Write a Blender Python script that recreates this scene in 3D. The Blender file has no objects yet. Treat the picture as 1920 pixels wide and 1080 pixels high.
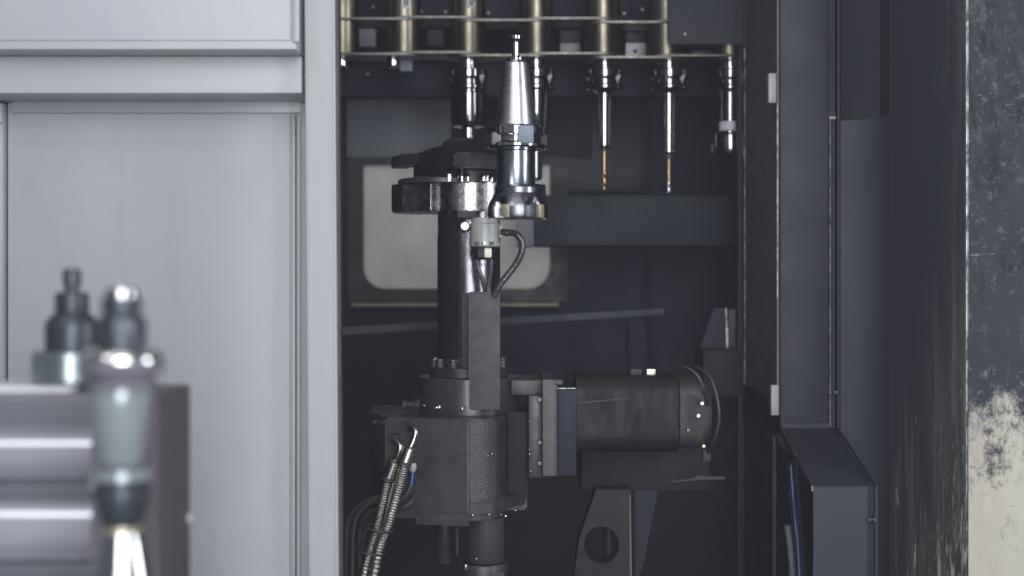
import bpy, bmesh, math, random
from mathutils import Vector, Matrix
random.seed(7)
SC = bpy.context.scene
COL = SC.collection
PI = math.pi
# ------------------------------------------------------------------ camera, world, lamps
D = 2.2                 # metres from the lens to the tool held in the changer arm
S = 0.00085             # metres per photo pixel at that distance
cam_d = bpy.data.cameras.new('camera')
cam = bpy.data.objects.new('camera', cam_d); COL.objects.link(cam)
cam.location = (0, -D, 0); cam.rotation_euler = (math.radians(90), 0, 0)
cam_d.sensor_width = 36; cam_d.lens = 36 * D / (1920 * S)
cam_d.clip_start = 0.05; cam_d.clip_end = 60
cam_d.dof.use_dof = True; cam_d.dof.focus_distance = D + 0.06
cam_d.dof.aperture_fstop = 2.7; cam_d.dof.aperture_blades = 0
SC.camera = cam
w = bpy.data.worlds.new('World'); SC.world = w; w.use_nodes = True
w.node_tree.nodes['Background'].inputs[0].default_value = (0.80, 0.86, 1.0, 1)
w.node_tree.nodes['Background'].inputs[1].default_value = 0.14
def area(name, loc, target, sx, sy, power, col=(1, 1, 1)):
    l = bpy.data.lights.new(name, 'AREA'); l.shape = 'RECTANGLE'; l.size = sx; l.size_y = sy
    l.energy = power; l.color = col
    o = bpy.data.objects.new(name, l); COL.objects.link(o); o.location = loc
    o.rotation_euler = (Vector(target) - Vector(loc)).to_track_quat('-Z', 'Y').to_euler()
    return o
area('shop_lamp_front', (0.35, -3.1, 0.36), (0, 0, 0.05), 1.20, 2.60, 94, (0.94, 0.96, 1.0))
area('shop_lamp_overhead', (-0.2, -1.7, 2.3), (0, 0.1, 0), 1.6, 0.9, 7.5, (0.96, 0.97, 1.0))
area('pane_backlight', (-0.2, 2.6, 0.9), (-0.12, 1.3, 0.1), 1.6, 1.2, 76, (1.0, 1.0, 0.97))  # added lamp, out of view, brightens the pane from behind
area('shop_lamp_left', (-1.35, -3.0, 2.2), (-0.4, -0.8, -0.2), 0.9, 0.5, 15, (0.97, 0.98, 1.0))
area('shop_lamp_side', (1.9, -1.15, 0.5), (0, 0, 0.1), 0.30, 1.2, 21, (0.93, 0.96, 1.0))
SC.view_settings.view_transform = 'Standard'; SC.view_settings.look = 'None'
SC.view_settings.exposure = 0; SC.view_settings.gamma = 1
SC.cycles.use_denoising = True
SC.cycles.max_bounces = 8; SC.cycles.caustics_reflective = False; SC.cycles.caustics_refractive = False
SC.cycles.sample_clamp_indirect = 6

# ------------------------------------------------------------------ geometry helpers
def K(Y): return (D + Y) / D
def X(px, Y): return (px - 960) * S * K(Y)
def Z(py, Y): return (540 - py) * S * K(Y)
def L(n, Y): return n * S * K(Y)
def P(px, py, Y): return Vector((X(px, Y), Y, Z(py, Y)))

def box(bm, x0, x1, y0, y1, z0, z1, bev=0.0, seg=2):
    t = bmesh.new()
    vs = [t.verts.new((x, y, z)) for x in (x0, x1) for y in (y0, y1) for z in (z0, z1)]
    for f in ((0, 1, 3, 2), (4, 6, 7, 5), (0, 4, 5, 1), (2, 3, 7, 6), (0, 2, 6, 4), (1, 5, 7, 3)):
        t.faces.new([vs[i] for i in f])
    bmesh.ops.recalc_face_normals(t, faces=t.faces)
    if bev: bmesh.ops.bevel(t, geom=t.edges[:], offset=bev, segments=seg, affect='EDGES', profile=0.6)
    merge(bm, t)
def merge(bm, t, mat=None):
    if mat is not None: bmesh.ops.transform(t, matrix=mat, verts=t.verts)
    me = bpy.data.meshes.new('tmp'); t.to_mesh(me); t.free(); bm.from_mesh(me); bpy.data.meshes.remove(me)
def pxbox(bm, a, b, c, d, Y, depth, bev=0.0):
    """front face spans photo pixels a..b, c..d at depth Y; the body runs back by depth"""
    box(bm, X(a, Y), X(b, Y), Y, Y + depth, Z(d, Y), Z(c, Y), bev)
def lathe(bm, cx, cy, prof, seg=48, rf=None):
    """prof: (r, z) list, axis vertical through cx, cy"""
    rings = []
    for r, z in prof:
        if r <= 1e-6: rings.append([bm.verts.new((cx, cy, z))]); continue
        ring = []
        for i in range(seg):
            a = 2 * PI * i / seg
            q = r if rf is None else rf(r, z, a)
            ring.append(bm.verts.new((cx + q * math.cos(a), cy + q * math.sin(a), z)))
        rings.append(ring)
    for A, B in zip(rings, rings[1:]):
        if len(A) == 1 and len(B) == 1: continue
        for i in range(seg):
            j = (i + 1) % seg
            if len(A) == 1: bm.faces.new((A[0], B[i], B[j]))
            elif len(B) == 1: bm.faces.new((A[i], B[0], A[j]))
            else: bm.faces.new((A[i], B[i], B[j], A[j]))
    for R in (rings[0], rings[-1]):
        if len(R) > 1: bm.faces.new(R)
def plathe(bm, px, Y, prof, seg=48, dy=0.0, rf=None):
    """profile in photo pixels (radius, y)"""
    lathe(bm, X(px, Y), Y + dy, [(L(r, Y), Z(y, Y)) for r, y in prof], seg, rf)
def axis_cyl(bm, p0, p1, prof, seg=32):
    """lathe along p0->p1, prof: (r, t along in metres)"""
    t = bmesh.new(); lathe(t, 0, 0, prof, seg)
    d = (Vector(p1) - Vector(p0)).normalized()
    merge(bm, t, Matrix.Translation(p0) @ d.to_track_quat('Z', 'Y').to_matrix().to_4x4())
def spline(pts, n=12):
    pts = [Vector(p) for p in pts]
    q = [pts[0] * 2 - pts[1]] + pts + [pts[-1] * 2 - pts[-2]]
    out = []
    for i in range(1, len(q) - 2):
        a, b, c, d = q[i - 1:i + 3]
        for k in range(n):
            t = k / n
            out.append(0.5 * ((2 * b) + (c - a) * t + (2 * a - 5 * b + 4 * c - d) * t * t + (3 * b - a - 3 * c + d) * t ** 3))
    out.append(pts[-1]); return out
def tube(bm, pts, r, seg=10):
    pts = [Vector(p) for p in pts]; n = len(pts)
    up = Vector((0.13, 0.9, 0.2)).normalized(); rings = []
    for i, p in enumerate(pts):
        d = (pts[min(i + 1, n - 1)] - pts[max(i - 1, 0)]).normalized()
        s = d.cross(up).normalized(); up = s.cross(d).normalized()
        rr = r[i] if isinstance(r, (list, tuple)) else r
        rings.append([bm.verts.new(p + (s * math.cos(2 * PI * k / seg) + up * math.sin(2 * PI * k / seg)) * rr) for k in range(seg)])
    for A, B in zip(rings, rings[1:]):
        for k in range(seg): bm.faces.new((A[k], A[(k + 1) % seg], B[(k + 1) % seg], B[k]))
    bm.faces.new(rings[0][::-1]); bm.faces.new(rings[-1])
def prism_xy(bm, poly, z0, z1, bev=0.0):
    t = bmesh.new()
    f = t.faces.new([t.verts.new((x, y, z0)) for x, y in poly])
    r = bmesh.ops.extrude_face_region(t, geom=[f])
    bmesh.ops.translate(t, verts=[v for v in r['geom'] if isinstance(v, bmesh.types.BMVert)], vec=(0, 0, z1 - z0))
    bmesh.ops.recalc_face_normals(t, faces=t.faces)
    if bev: bmesh.ops.bevel(t, geom=[e for e in t.edges], offset=bev, segments=2, affect='EDGES')
    merge(bm, t)
def prism_xz(bm, poly, y0, y1, bev=0.0):
    t = bmesh.new()
    f = t.faces.new([t.verts.new((x, y0, z)) for x, z in poly])
    r = bmesh.ops.extrude_face_region(t, geom=[f])
    bmesh.ops.translate(t, verts=[v for v in r['geom'] if isinstance(v, bmesh.types.BMVert)], vec=(0, y1 - y0, 0))
    bmesh.ops.recalc_face_normals(t, faces=t.faces)
    if bev: bmesh.ops.bevel(t, geom=[e for e in t.edges], offset=bev, segments=2, affect='EDGES')
    merge(bm, t)
def pxprism(bm, poly, Y, depth, bev=0.0):
    prism_xz(bm, [(X(a, Y), Z(b, Y)) for a, b in poly], Y, Y + depth, bev)

# ------------------------------------------------------------------ object helpers
ORG = {}
def thing(name, label, cat, loc, group=None):
    o = bpy.data.objects.new(name, None); COL.objects.link(o); o.location = loc
    o.empty_display_size = 0.02
    ORG[o.name] = Vector(loc); o['label'] = label; o['category'] = cat
    if group: o['group'] = group
    return o
def obj(name, bm, mat, parent=None, ang=35, label=None):
    if isinstance(bm, bpy.types.Mesh): me = bm; c = Vector((0, 0, 0))
    else:
        bmesh.ops.recalc_face_normals(bm, faces=bm.faces)
        lo = [min(v.co[i] for v in bm.verts) for i in range(3)]; hi = [max(v.co[i] for v in bm.verts) for i in range(3)]
        c = Vector(((lo[0] + hi[0]) / 2, (lo[1] + hi[1]) / 2, lo[2]))
        bmesh.ops.translate(bm, verts=bm.verts, vec=-c)
        me = bpy.data.meshes.new(name); bm.to_mesh(me); bm.free()
        me.polygons.foreach_set('use_smooth', [True] * len(me.polygons)); me.set_sharp_from_angle(angle=math.radians(ang))
        me.materials.append(M[mat])
    o = bpy.data.objects.new(name, me); COL.objects.link(o)
    if parent is not None: o.parent = parent; o.location = c - ORG[parent.name]
    else: o.location = c
    ORG[o.name] = c
    if label: o['label'] = label
    return o
def tag(o, label, cat, group=None):
    o['label'] = label; o['category'] = cat
    if group: o['group'] = group
    return o
def struct(name, bm, mat, parent=None):
    o = obj(name, bm, mat, parent)
    if parent is None: o['kind'] = 'structure'
    return o
def B(): return bmesh.new()
def mk(fn, *a, **k):
    bm = bmesh.new(); fn(bm, *a, **k); return bm

# ------------------------------------------------------------------ materials
M = {}
def mat(name, c1, c2=None, rough=0.4, rough2=None, metal=0.0, nscale=8.0, stretch=(1, 1, 1), bump=0.0, bscale=60.0,
        spec=0.5, lo=0.35, hi=0.65, coat=0.0, bstretch=(1, 1, 1), sheen=0.0, detail=6):
    m = bpy.data.materials.new(name); m.use_nodes = True; nt = m.node_tree; n = nt.nodes; lk = nt.links
    p = n['Principled BSDF']; p.inputs['Metallic'].default_value = metal
    p.inputs['Specular IOR Level'].default_value = spec; p.inputs['Coat Weight'].default_value = coat
    p.inputs['Coat Roughness'].default_value = 0.15
    tc = n.new('ShaderNodeTexCoord'); mp = n.new('ShaderNodeMapping'); mp.inputs['Scale'].default_value = stretch
    lk.new(tc.outputs['Object'], mp.inputs['Vector'])
    no = n.new('ShaderNodeTexNoise'); no.inputs['Scale'].default_value = nscale; no.inputs['Detail'].default_value = detail
    no.inputs['Roughness'].default_value = 0.62
    lk.new(mp.outputs[0], no.inputs['Vector'])
    mr = n.new('ShaderNodeMapRange'); mr.inputs['From Min'].default_value = lo; mr.inputs['From Max'].default_value = hi
    lk.new(no.outputs['Fac'], mr.inputs['Value'])
    mx = n.new('ShaderNodeMix'); mx.data_type = 'RGBA'
    mx.inputs['A'].default_value = (*c1, 1); mx.inputs['B'].default_value = (*(c2 or c1), 1)
    lk.new(mr.outputs['Result'], mx.inputs['Factor']); lk.new(mx.outputs['Result'], p.inputs['Base Color'])
    if rough2 is None: rough2 = min(1, rough * 1.35)
    n2 = n.new('ShaderNodeTexNoise'); n2.inputs['Scale'].default_value = nscale * 3.1; n2.inputs['Detail'].default_value = 4
    lk.new(mp.outputs[0], n2.inputs['Vector'])
    m2 = n.new('ShaderNodeMapRange'); m2.inputs['From Min'].default_value = 0.3; m2.inputs['From Max'].default_value = 0.7
    m2.inputs['To Min'].default_value = rough; m2.inputs['To Max'].default_value = rough2
    lk.new(n2.outputs['Fac'], m2.inputs['Value']); lk.new(m2.outputs['Result'], p.inputs['Roughness'])
    if bump:
        mp2 = n.new('ShaderNodeMapping'); mp2.inputs['Scale'].default_value = bstretch
        lk.new(tc.outputs['Object'], mp2.inputs['Vector'])
        n3 = n.new('ShaderNodeTexNoise'); n3.inputs['Scale'].default_value = bscale; n3.inputs['Detail'].default_value = 5
        lk.new(mp2.outputs[0], n3.inputs['Vector'])
        b = n.new('ShaderNodeBump'); b.inputs['Strength'].default_value = bump; b.inputs['Distance'].default_value = 0.003
        lk.new(n3.outputs['Fac'], b.inputs['Height']); lk.new(b.outputs[0], p.inputs['Normal'])
        if coat: lk.new(b.outputs[0], p.inputs['Coat Normal'])
    M[name] = m; return m
mat('navy_paint', (0.026, 0.0275, 0.042), (0.017, 0.018, 0.029), rough=0.42, rough2=0.6, nscale=3, bump=0.03, bscale=30, spec=0.3)
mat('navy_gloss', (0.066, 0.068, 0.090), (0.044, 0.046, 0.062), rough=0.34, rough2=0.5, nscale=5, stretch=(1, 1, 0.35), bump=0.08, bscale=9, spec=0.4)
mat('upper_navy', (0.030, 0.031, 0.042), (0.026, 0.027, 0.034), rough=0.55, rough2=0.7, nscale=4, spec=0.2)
mat('deep_navy', (0.022, 0.0235, 0.043), (0.019, 0.020, 0.033), rough=0.5, rough2=0.7, nscale=2.5, spec=0.18)
mat('slate_paint', (0.20, 0.215, 0.25), (0.15, 0.16, 0.19), rough=0.5, rough2=0.65, nscale=4)
mat('ledge_paint', (0.070, 0.075, 0.090), (0.050, 0.054, 0.066), rough=0.5, rough2=0.65, nscale=9, spec=0.2)
mat('beam_paint', (0.026, 0.028, 0.040), (0.020, 0.022, 0.032), rough=0.5, rough2=0.65, nscale=3, spec=0.18)
mat('liner_black', (0.11, 0.111, 0.106), (0.085, 0.085, 0.082), rough=0.5, rough2=0.65, nscale=10, bump=0.04, bscale=90)
mat('black_paint', (0.030, 0.031, 0.032), (0.038, 0.038, 0.037), rough=0.4, rough2=0.6, nscale=10, bump=0.04, bscale=90, spec=0.3)
mat('pit_black', (0.016, 0.016, 0.018), (0.020, 0.020, 0.022), rough=0.55, rough2=0.7, nscale=10, spec=0.18)  # near-black, used on some parts in place of real shade
mat('black_steel', (0.028, 0.029, 0.034), (0.036, 0.036, 0.038), rough=0.32, rough2=0.5, nscale=12, bump=0.05, bscale=120)
mat('cast_oily', (0.024, 0.024, 0.026), (0.050, 0.050, 0.051), rough=0.24, rough2=0.62, nscale=11, stretch=(1.3, 1.3, 0.7), bump=0.26, bscale=480, coat=0.15, spec=0.35, lo=0.3, hi=0.72)
mat('cast_dark', (0.014, 0.014, 0.016), (0.026, 0.026, 0.028), rough=0.34, rough2=0.5, nscale=14, bump=0.12, bscale=260, coat=0.0, spec=0.12)
mat('collar_black', (0.030, 0.030, 0.032), (0.042, 0.042, 0.044), rough=0.26, rough2=0.36, nscale=16, bump=0.06, bscale=260, spec=0.7)
mat('cast_wet', (0.022, 0.022, 0.025), (0.034, 0.034, 0.037), rough=0.16, rough2=0.30, nscale=14, bump=0.5, bscale=430, coat=0.22, bstretch=(1, 1, 1.5))
mat('grey_cast', (0.095, 0.097, 0.10), (0.07, 0.071, 0.074), rough=0.4, rough2=0.55, nscale=20, bump=0.35, bscale=220, spec=0.3)
mat('plate_grey', (0.056, 0.058, 0.06), (0.038, 0.04, 0.041), rough=0.38, rough2=0.6, nscale=16, stretch=(1, 1, 0.5), bump=0.15, bscale=260, spec=0.18)
mat('bracket_grey', (0.072, 0.074, 0.075), (0.036, 0.037, 0.038), rough=0.36, rough2=0.6, nscale=38, bump=0.35, bscale=420, spec=0.3, lo=0.3, hi=0.7)
mat('grey_shaft', (0.05, 0.05, 0.056), (0.038, 0.038, 0.043), rough=0.4, nscale=20, bump=0.1, bscale=200, spec=0.3)
mat('motor_paint', (0.020, 0.0203, 0.021), (0.012, 0.012, 0.013), rough=0.30, rough2=0.62, nscale=10, stretch=(1.5, 1, 0.5), bump=0.22, bscale=140, spec=0.12)
mat('column_steel', (0.10, 0.10, 0.115), (0.14, 0.14, 0.155), rough=0.13, rough2=0.22, metal=0.9, nscale=30, bump=0.12, bscale=300)
mat('hub_steel', (0.36, 0.36, 0.36), (0.25, 0.25, 0.25), rough=0.20, rough2=0.34, metal=1, nscale=26, bump=0.10, bscale=240)
mat('chrome', (0.60, 0.61, 0.62), (0.50, 0.52, 0.52), rough=0.07, rough2=0.12, metal=1, nscale=20)
mat('dark_chrome', (0.30, 0.31, 0.30), (0.22, 0.23, 0.225), rough=0.06, rough2=0.10, metal=1, nscale=20)
mat('ground_steel', (0.66, 0.66, 0.685), (0.58, 0.59, 0.61), rough=0.27, rough2=0.36, metal=1, nscale=25, stretch=(1, 1, 3))
mat('blued_steel', (0.34, 0.37, 0.42), (0.28, 0.31, 0.36), rough=0.18, rough2=0.26, metal=1, nscale=18)
mat('cutter_steel', (0.24, 0.25, 0.285), (0.17, 0.18, 0.205), rough=0.26, rough2=0.36, metal=1, nscale=24, bump=0.06, bscale=150)
mat('slot_sky_tint', (0.18, 0.22, 0.27), (0.15, 0.185, 0.23), rough=0.5, metal=0.3, nscale=12)  # bluish tint paints the sky reflected in the drive slot flat
mat('insert_gold', (0.62, 0.55, 0.36), (0.50, 0.45, 0.33), rough=0.35, metal=0.8, nscale=40)
mat('pot_brass', (0.235, 0.205, 0.155), (0.15, 0.132, 0.104), rough=0.27, rough2=0.42, metal=1, nscale=14, stretch=(3, 3, 0.6), bump=0.03, bscale=90)
mat('link_steel', (0.17, 0.165, 0.15), (0.12, 0.117, 0.108), rough=0.35, rough2=0.5, metal=0.9, nscale=16)
mat('drill_gold', (0.46, 0.285, 0.17), (0.30, 0.195, 0.12), rough=0.25, metal=1, nscale=30)
mat('fitting_steel', (0.62, 0.60, 0.52), (0.50, 0.48, 0.42), rough=0.22, rough2=0.34, metal=1, nscale=24)
mat('braid_steel', (0.40, 0.39, 0.37), (0.26, 0.255, 0.24), rough=0.3, rough2=0.42, metal=1, nscale=90, bump=0.5, bscale=500)
mat('rubber', (0.024, 0.024, 0.026), (0.034, 0.034, 0.036), rough=0.42, rough2=0.6, nscale=20, bump=0.1, bscale=200)
mat('wet_hose', (0.034, 0.033, 0.038), (0.05, 0.046, 0.055), rough=0.18, rough2=0.35, nscale=40, bump=0.35, bscale=180, coat=0.5)
mat('sensor_grey', (0.44, 0.445, 0.43), (0.36, 0.365, 0.355), rough=0.34, rough2=0.5, metal=0.15, nscale=18)
mat('plastic_white', (0.62, 0.63, 0.66), (0.52, 0.53, 0.56), rough=0.4, nscale=20)
mat('tag_grey', (0.40, 0.40, 0.41), (0.24, 0.24, 0.25), rough=0.45, nscale=30)
mat('hinge_white', (0.34, 0.34, 0.33), (0.26, 0.26, 0.25), rough=0.4, nscale=20)
mat('tag_white', (0.80, 0.81, 0.82), rough=0.3)
mat('print_black', (0.03, 0.03, 0.03), rough=0.5)
mat('blue_hose', (0.016, 0.030, 0.125), (0.013, 0.024, 0.085), rough=0.22, nscale=12, coat=0.3)
mat('grey_hose', (0.16, 0.20, 0.20), (0.11, 0.14, 0.14), rough=0.3, nscale=12)
mat('sill_tan', (0.42, 0.36, 0.27), (0.30, 0.26, 0.20), rough=0.5, nscale=14)
mat('plum_block', (0.098, 0.082, 0.096), (0.078, 0.068, 0.082), rough=0.4, nscale=6, spec=0.18)
mat('ram_steel', (0.46, 0.46, 0.52), (0.40, 0.40, 0.46), rough=0.20, rough2=0.25, metal=0.55, nscale=12, stretch=(0.3, 1, 1))
mat('flange_steel', (0.90, 0.90, 0.89), (0.84, 0.84, 0.83), rough=0.16, metal=1, nscale=12)
mat('backing_grey', (0.098, 0.098, 0.122), (0.085, 0.088, 0.108), rough=0.4, nscale=6, spec=0.3)
mat('flange_shade_steel', (0.15, 0.145, 0.175), (0.12, 0.118, 0.145), rough=0.55, metal=0.2, nscale=12, spec=0.2)  # dark copy of the flange steel, paints its shaded side
mat('pale_steel', (0.27, 0.31, 0.325), (0.23, 0.265, 0.28), rough=0.10, metal=0.35, nscale=12)
mat('dark_holder', (0.055, 0.065, 0.080), (0.042, 0.050, 0.062), rough=0.30, metal=0.5, nscale=12)
mat('socket_steel', (0.33, 0.38, 0.40), (0.27, 0.31, 0.33), rough=0.22, metal=0.85, nscale=12)
mat('edge_steel', (0.24, 0.237, 0.225), (0.05, 0.05, 0.05), rough=0.25, rough2=0.4, metal=0.9, nscale=60, stretch=(1, 1, 0.6), lo=0.42, hi=0.58)
# window pane: frosted sheet, light comes through from the lamp added behind
m = bpy.data.materials.new('frosted_pane'); m.use_nodes = True; nt = m.node_tree; n = nt.nodes; lk = nt.links
p = n['Principled BSDF']; p.inputs['Roughness'].default_value = 0.45
no = n.new('ShaderNodeTexNoise'); no.inputs['Scale'].default_value = 9; no.inputs['Detail'].default_value = 5
tc = n.new('ShaderNodeTexCoord'); lk.new(tc.outputs['Object'], no.inputs['Vector'])
cr = n.new('ShaderNodeValToRGB'); cr.color_ramp.elements[0].position = 0.3; cr.color_ramp.elements[1].position = 0.7
cr.color_ramp.elements[0].color = (0.40, 0.405, 0.40, 1); cr.color_ramp.elements[1].color = (0.52, 0.525, 0.52, 1)
lk.new(no.outputs['Fac'], cr.inputs[0]); lk.new(cr.outputs[0], p.inputs['Base Color'])
tr = n.new('ShaderNodeBsdfTranslucent'); lk.new(cr.outputs[0], tr.inputs['Color'])
ms = n.new('ShaderNodeMixShader'); ms.inputs[0].default_value = 0.5
lk.new(p.outputs[0], ms.inputs[1]); lk.new(tr.outputs[0], ms.inputs[2]); lk.new(ms.outputs[0], n['Material Output'].inputs['Surface'])
M['frosted_pane'] = m
# scuffed side wall: dark navy with rubbed greyish streaks and a few chips of bare paint
def layered(name, base, layers, rough=0.4, bump=0.05, bscale=60, nr=0.65):
    """layers: (colour, noise scale, stretch, lo, hi, zmask(lo,hi) or None, xmask)"""
    m = bpy.data.materials.new(name); m.use_nodes = True; nt = m.node_tree; n = nt.nodes; lk = nt.links
    p = n['Principled BSDF']; p.inputs['Roughness'].default_value = rough
    tc = n.new('ShaderNodeTexCoord'); sep = n.new('ShaderNodeSeparateXYZ'); lk.new(tc.outputs['Object'], sep.inputs[0])
    cur = None
    for i, (c, sc, st, lo, hi, zm, ym) in enumerate(layers):
        mp = n.new('ShaderNodeMapping'); mp.inputs['Scale'].default_value = st; mp.inputs['Location'].default_value = (i * 3.1, i * 1.7, i * 2.3)
        lk.new(tc.outputs['Object'], mp.inputs['Vector'])
        no = n.new('ShaderNodeTexNoise'); no.inputs['Scale'].default_value = sc; no.inputs['Detail'].default_value = 10; no.inputs['Roughness'].default_value = nr
        lk.new(mp.outputs[0], no.inputs['Vector'])
        val = no.outputs['Fac']
        for ax, mk_ in (('Z', zm), ('Y', ym)):
            if mk_ is None: continue
            mr = n.new('ShaderNodeMapRange'); mr.inputs['From Min'].default_value = mk_[0]; mr.inputs['From Max'].default_value = mk_[1]
            mr.inputs['To Min'].default_value = mk_[2]; mr.inputs['To Max'].default_value = mk_[3]
            lk.new(sep.outputs[ax], mr.inputs['Value'])
            ad = n.new('ShaderNodeMath'); ad.operation = 'ADD'; lk.new(val, ad.inputs[0]); lk.new(mr.outputs['Result'], ad.inputs[1]); val = ad.outputs[0]
        mr = n.new('ShaderNodeMapRange'); mr.inputs['From Min'].default_value = lo; mr.inputs['From Max'].default_value = hi
        lk.new(val, mr.inputs['Value'])
        mx = n.new('ShaderNodeMix'); mx.data_type = 'RGBA'
        if cur is None: mx.inputs['A'].default_value = (*base, 1)
        else: lk.new(cur, mx.inputs['A'])
        mx.inputs['B'].default_value = (*c, 1); lk.new(mr.outputs['Result'], mx.inputs['Factor']); cur = mx.outputs['Result']
    lk.new(cur, p.inputs['Base Color'])
    n3 = n.new('ShaderNodeTexNoise'); n3.inputs['Scale'].default_value = bscale; n3.inputs['Detail'].default_value = 5
    lk.new(tc.outputs['Object'], n3.inputs['Vector'])
    b = n.new('ShaderNodeBump'); b.inputs['Strength'].default_value = bump; b.inputs['Distance'].default_value = 0.002
    lk.new(n3.outputs['Fac'], b.inputs['Height']); lk.new(b.outputs[0], p.inputs['Normal'])
    M[name] = m
HZ = 1.3
layered('door_paint', (0.385, 0.388, 0.432), [
    ((0.400, 0.408, 0.420), 1.6, (1, 1, 0.8), 0.42, 0.60, None, None),
    ((0.318, 0.322, 0.350), 3.2, (1, 1, 0.6), 0.48, 0.76, None, None),
    ((0.366, 0.369, 0.400), 22, (1.6, 1, 0.12), 0.55, 0.75, None, None),
    ((0.42, 0.425, 0.445), 5, (0.5, 1, 1.4), 0.60, 0.76, None, None),
    ((0.27, 0.265, 0.275), 46, (1, 1, 0.7), 0.70, 0.76, None, None),
], rough=0.44, bump=0.04, bscale=7)
layered('post_paint', (0.345, 0.355, 0.368), [
    ((0.365, 0.368, 0.395), 2.2, (2, 2, 0.6), 0.45, 0.65, None, None),
    ((0.29, 0.295, 0.305), 26, (1.5, 1.5, 0.15), 0.58, 0.76, None, None),
    ((0.24, 0.235, 0.235), 60, (1, 1, 0.7), 0.70, 0.76, None, None),
], rough=0.40, bump=0.04, bscale=9)
layered('scuffed_wall', (0.060, 0.062, 0.086), [
    ((0.20, 0.205, 0.185), 6, (1, 5.0, 0.5), 0.30, 0.58, (0.30, 0.90, 0.10, -0.24), (-0.15, 0.12, 0.10, -0.22)),
    ((0.085, 0.088, 0.09), 26, (1, 5.0, 0.22), 0.46, 0.62, (0.3, 0.95, 0.06, -0.1), (-0.15, 0.12, 0.06, -0.12)),
    ((0.70, 0.66, 0.54), 12, (1, 4.0, 0.7), 0.645, 0.68, (0.3, 0.75, 0.08, -0.10), (-0.15, 0.15, 0.05, -0.02)),
    ((0.42, 0.41, 0.36), 55, (1, 3.0, 0.6), 0.62, 0.68, (0.3, 0.8, 0.06, -0.06), (-0.15, 0.15, 0.04, -0.08)),
], rough=0.38, bump=0.06, bscale=40)
layered('worn_cream', (0.46, 0.44, 0.37), [
    ((0.38, 0.32, 0.28), 8, (1.6, 1, 0.35), 0.50, 0.76, None, None),
    ((0.26, 0.255, 0.24), 30, (1, 1, 0.6), 0.52, 0.72, (0.40, 0.60, -0.12, 0.10), None),
    ((0.028, 0.034, 0.046), 13, (1.2, 1, 0.9), 0.46, 0.57, (0.34, 0.76, -0.26, 0.26), None),
    ((0.014, 0.021, 0.023), 7, (1.8, 1, 0.6), 0.44, 0.58, (0.5, 1.6, -0.25, 0.06), None),
    ((0.070, 0.084, 0.090), 17, (1.2, 1, 0.6), 0.47, 0.62, (0.55, 1.6, -0.10, 0.02), None),
    ((0.013, 0.015, 0.020), 30, (1.4, 1, 0.6), 0.48, 0.60, (0.45, 0.9, -0.16, 0.0), None),
    ((0.11, 0.116, 0.118), 60, (1, 1, 0.8), 0.54, 0.64, (0.5, 0.8, -0.16, 0.0), None),
    ((0.20, 0.20, 0.19), 44, (0.5, 1, 2.0), 0.60, 0.66, (0.45, 0.9, -0.02, -0.01), None),
], rough=0.65, bump=0.15, bscale=90, nr=0.78)
for nm in ('worn_cream', 'scuffed_wall'): M[nm].node_tree.nodes['Principled BSDF'].inputs['Specular IOR Level'].default_value = 0.15

# ================================================================== THE SETTING
ZB, ZT = -0.78, 0.80
struct('floor', mk(box, -1.65, 1.65, -1.6, 1.42, ZB - 0.04, ZB), 'pit_black')
bm = B()   # rear wall of the magazine room with the window cut out
wy = 1.30
x0, x1, z0, z1 = X(676, wy), X(1036, wy), Z(546, wy), Z(303, wy)
box(bm, -1.2, x0, wy, wy + .02, ZB, ZT + .1); box(bm, x1, 1.2, wy, wy + .02, ZB, ZT + .1)
box(bm, x0, x1, wy, wy + .02, ZB, z0); box(bm, x0, x1, wy, wy + .02, z1, ZT + .1)
rear = struct('rear_wall', bm, 'deep_navy')
bm = B(); pxbox(bm, 650, 846, 186, 294, 1.27, .02, .002); obj('wall_panel', bm, 'slate_paint', rear)
bm = B(); pxbox(bm, 850, 1110, 190, 296, 1.275, .02, .002); obj('wall_panel', bm, 'beam_paint', rear)
bm = B(); pxbox(bm, 690, 850, 140, 172, 1.26, .03, .002); obj('wall_panel', bm, 'slate_paint', rear)  # pale plate painting a reflection on the wall
bm = B(); pxbox(bm, 1178, 1236, 600, 705, 1.27, .02, .002); obj('wall_panel', bm, 'deep_navy', rear)
bm = B(); pxbox(bm, 1042, 1212, 200, 360, 1.28, .015, .002); obj('wall_panel', bm, 'navy_paint', rear)
bm = B(); box(bm, -1.15, 1.15, 1.27, 1.292, ZB + .001, Z(872, 1.27), .002); obj('lower_shade_panel', bm, 'pit_black', rear)  # black sheet stands in for shade low on the rear wall
struct('shade_ceiling', mk(box, -1.2, 1.2, 0.45, 1.34, ZT, ZT + .02), 'deep_navy')  # out of view, added to keep lamp light out of the magazine
struct('side_wall_left', mk(box, -1.0, -.97, -.05, 1.3, ZB, ZT), 'deep_navy')
# side wall on the right, running back from the worn panel to the post
yA, yB = -.05, .25
xa, xb = X(1809, yA), X(1668, yB)
prb = B(); prism_xy(prb, [(xa, yA), (xb, yB), (xb + .03, yB), (xa + .03, yA)], ZB, 1.0)
sw = struct('side_wall_right', prb, 'scuffed_wall')
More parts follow.
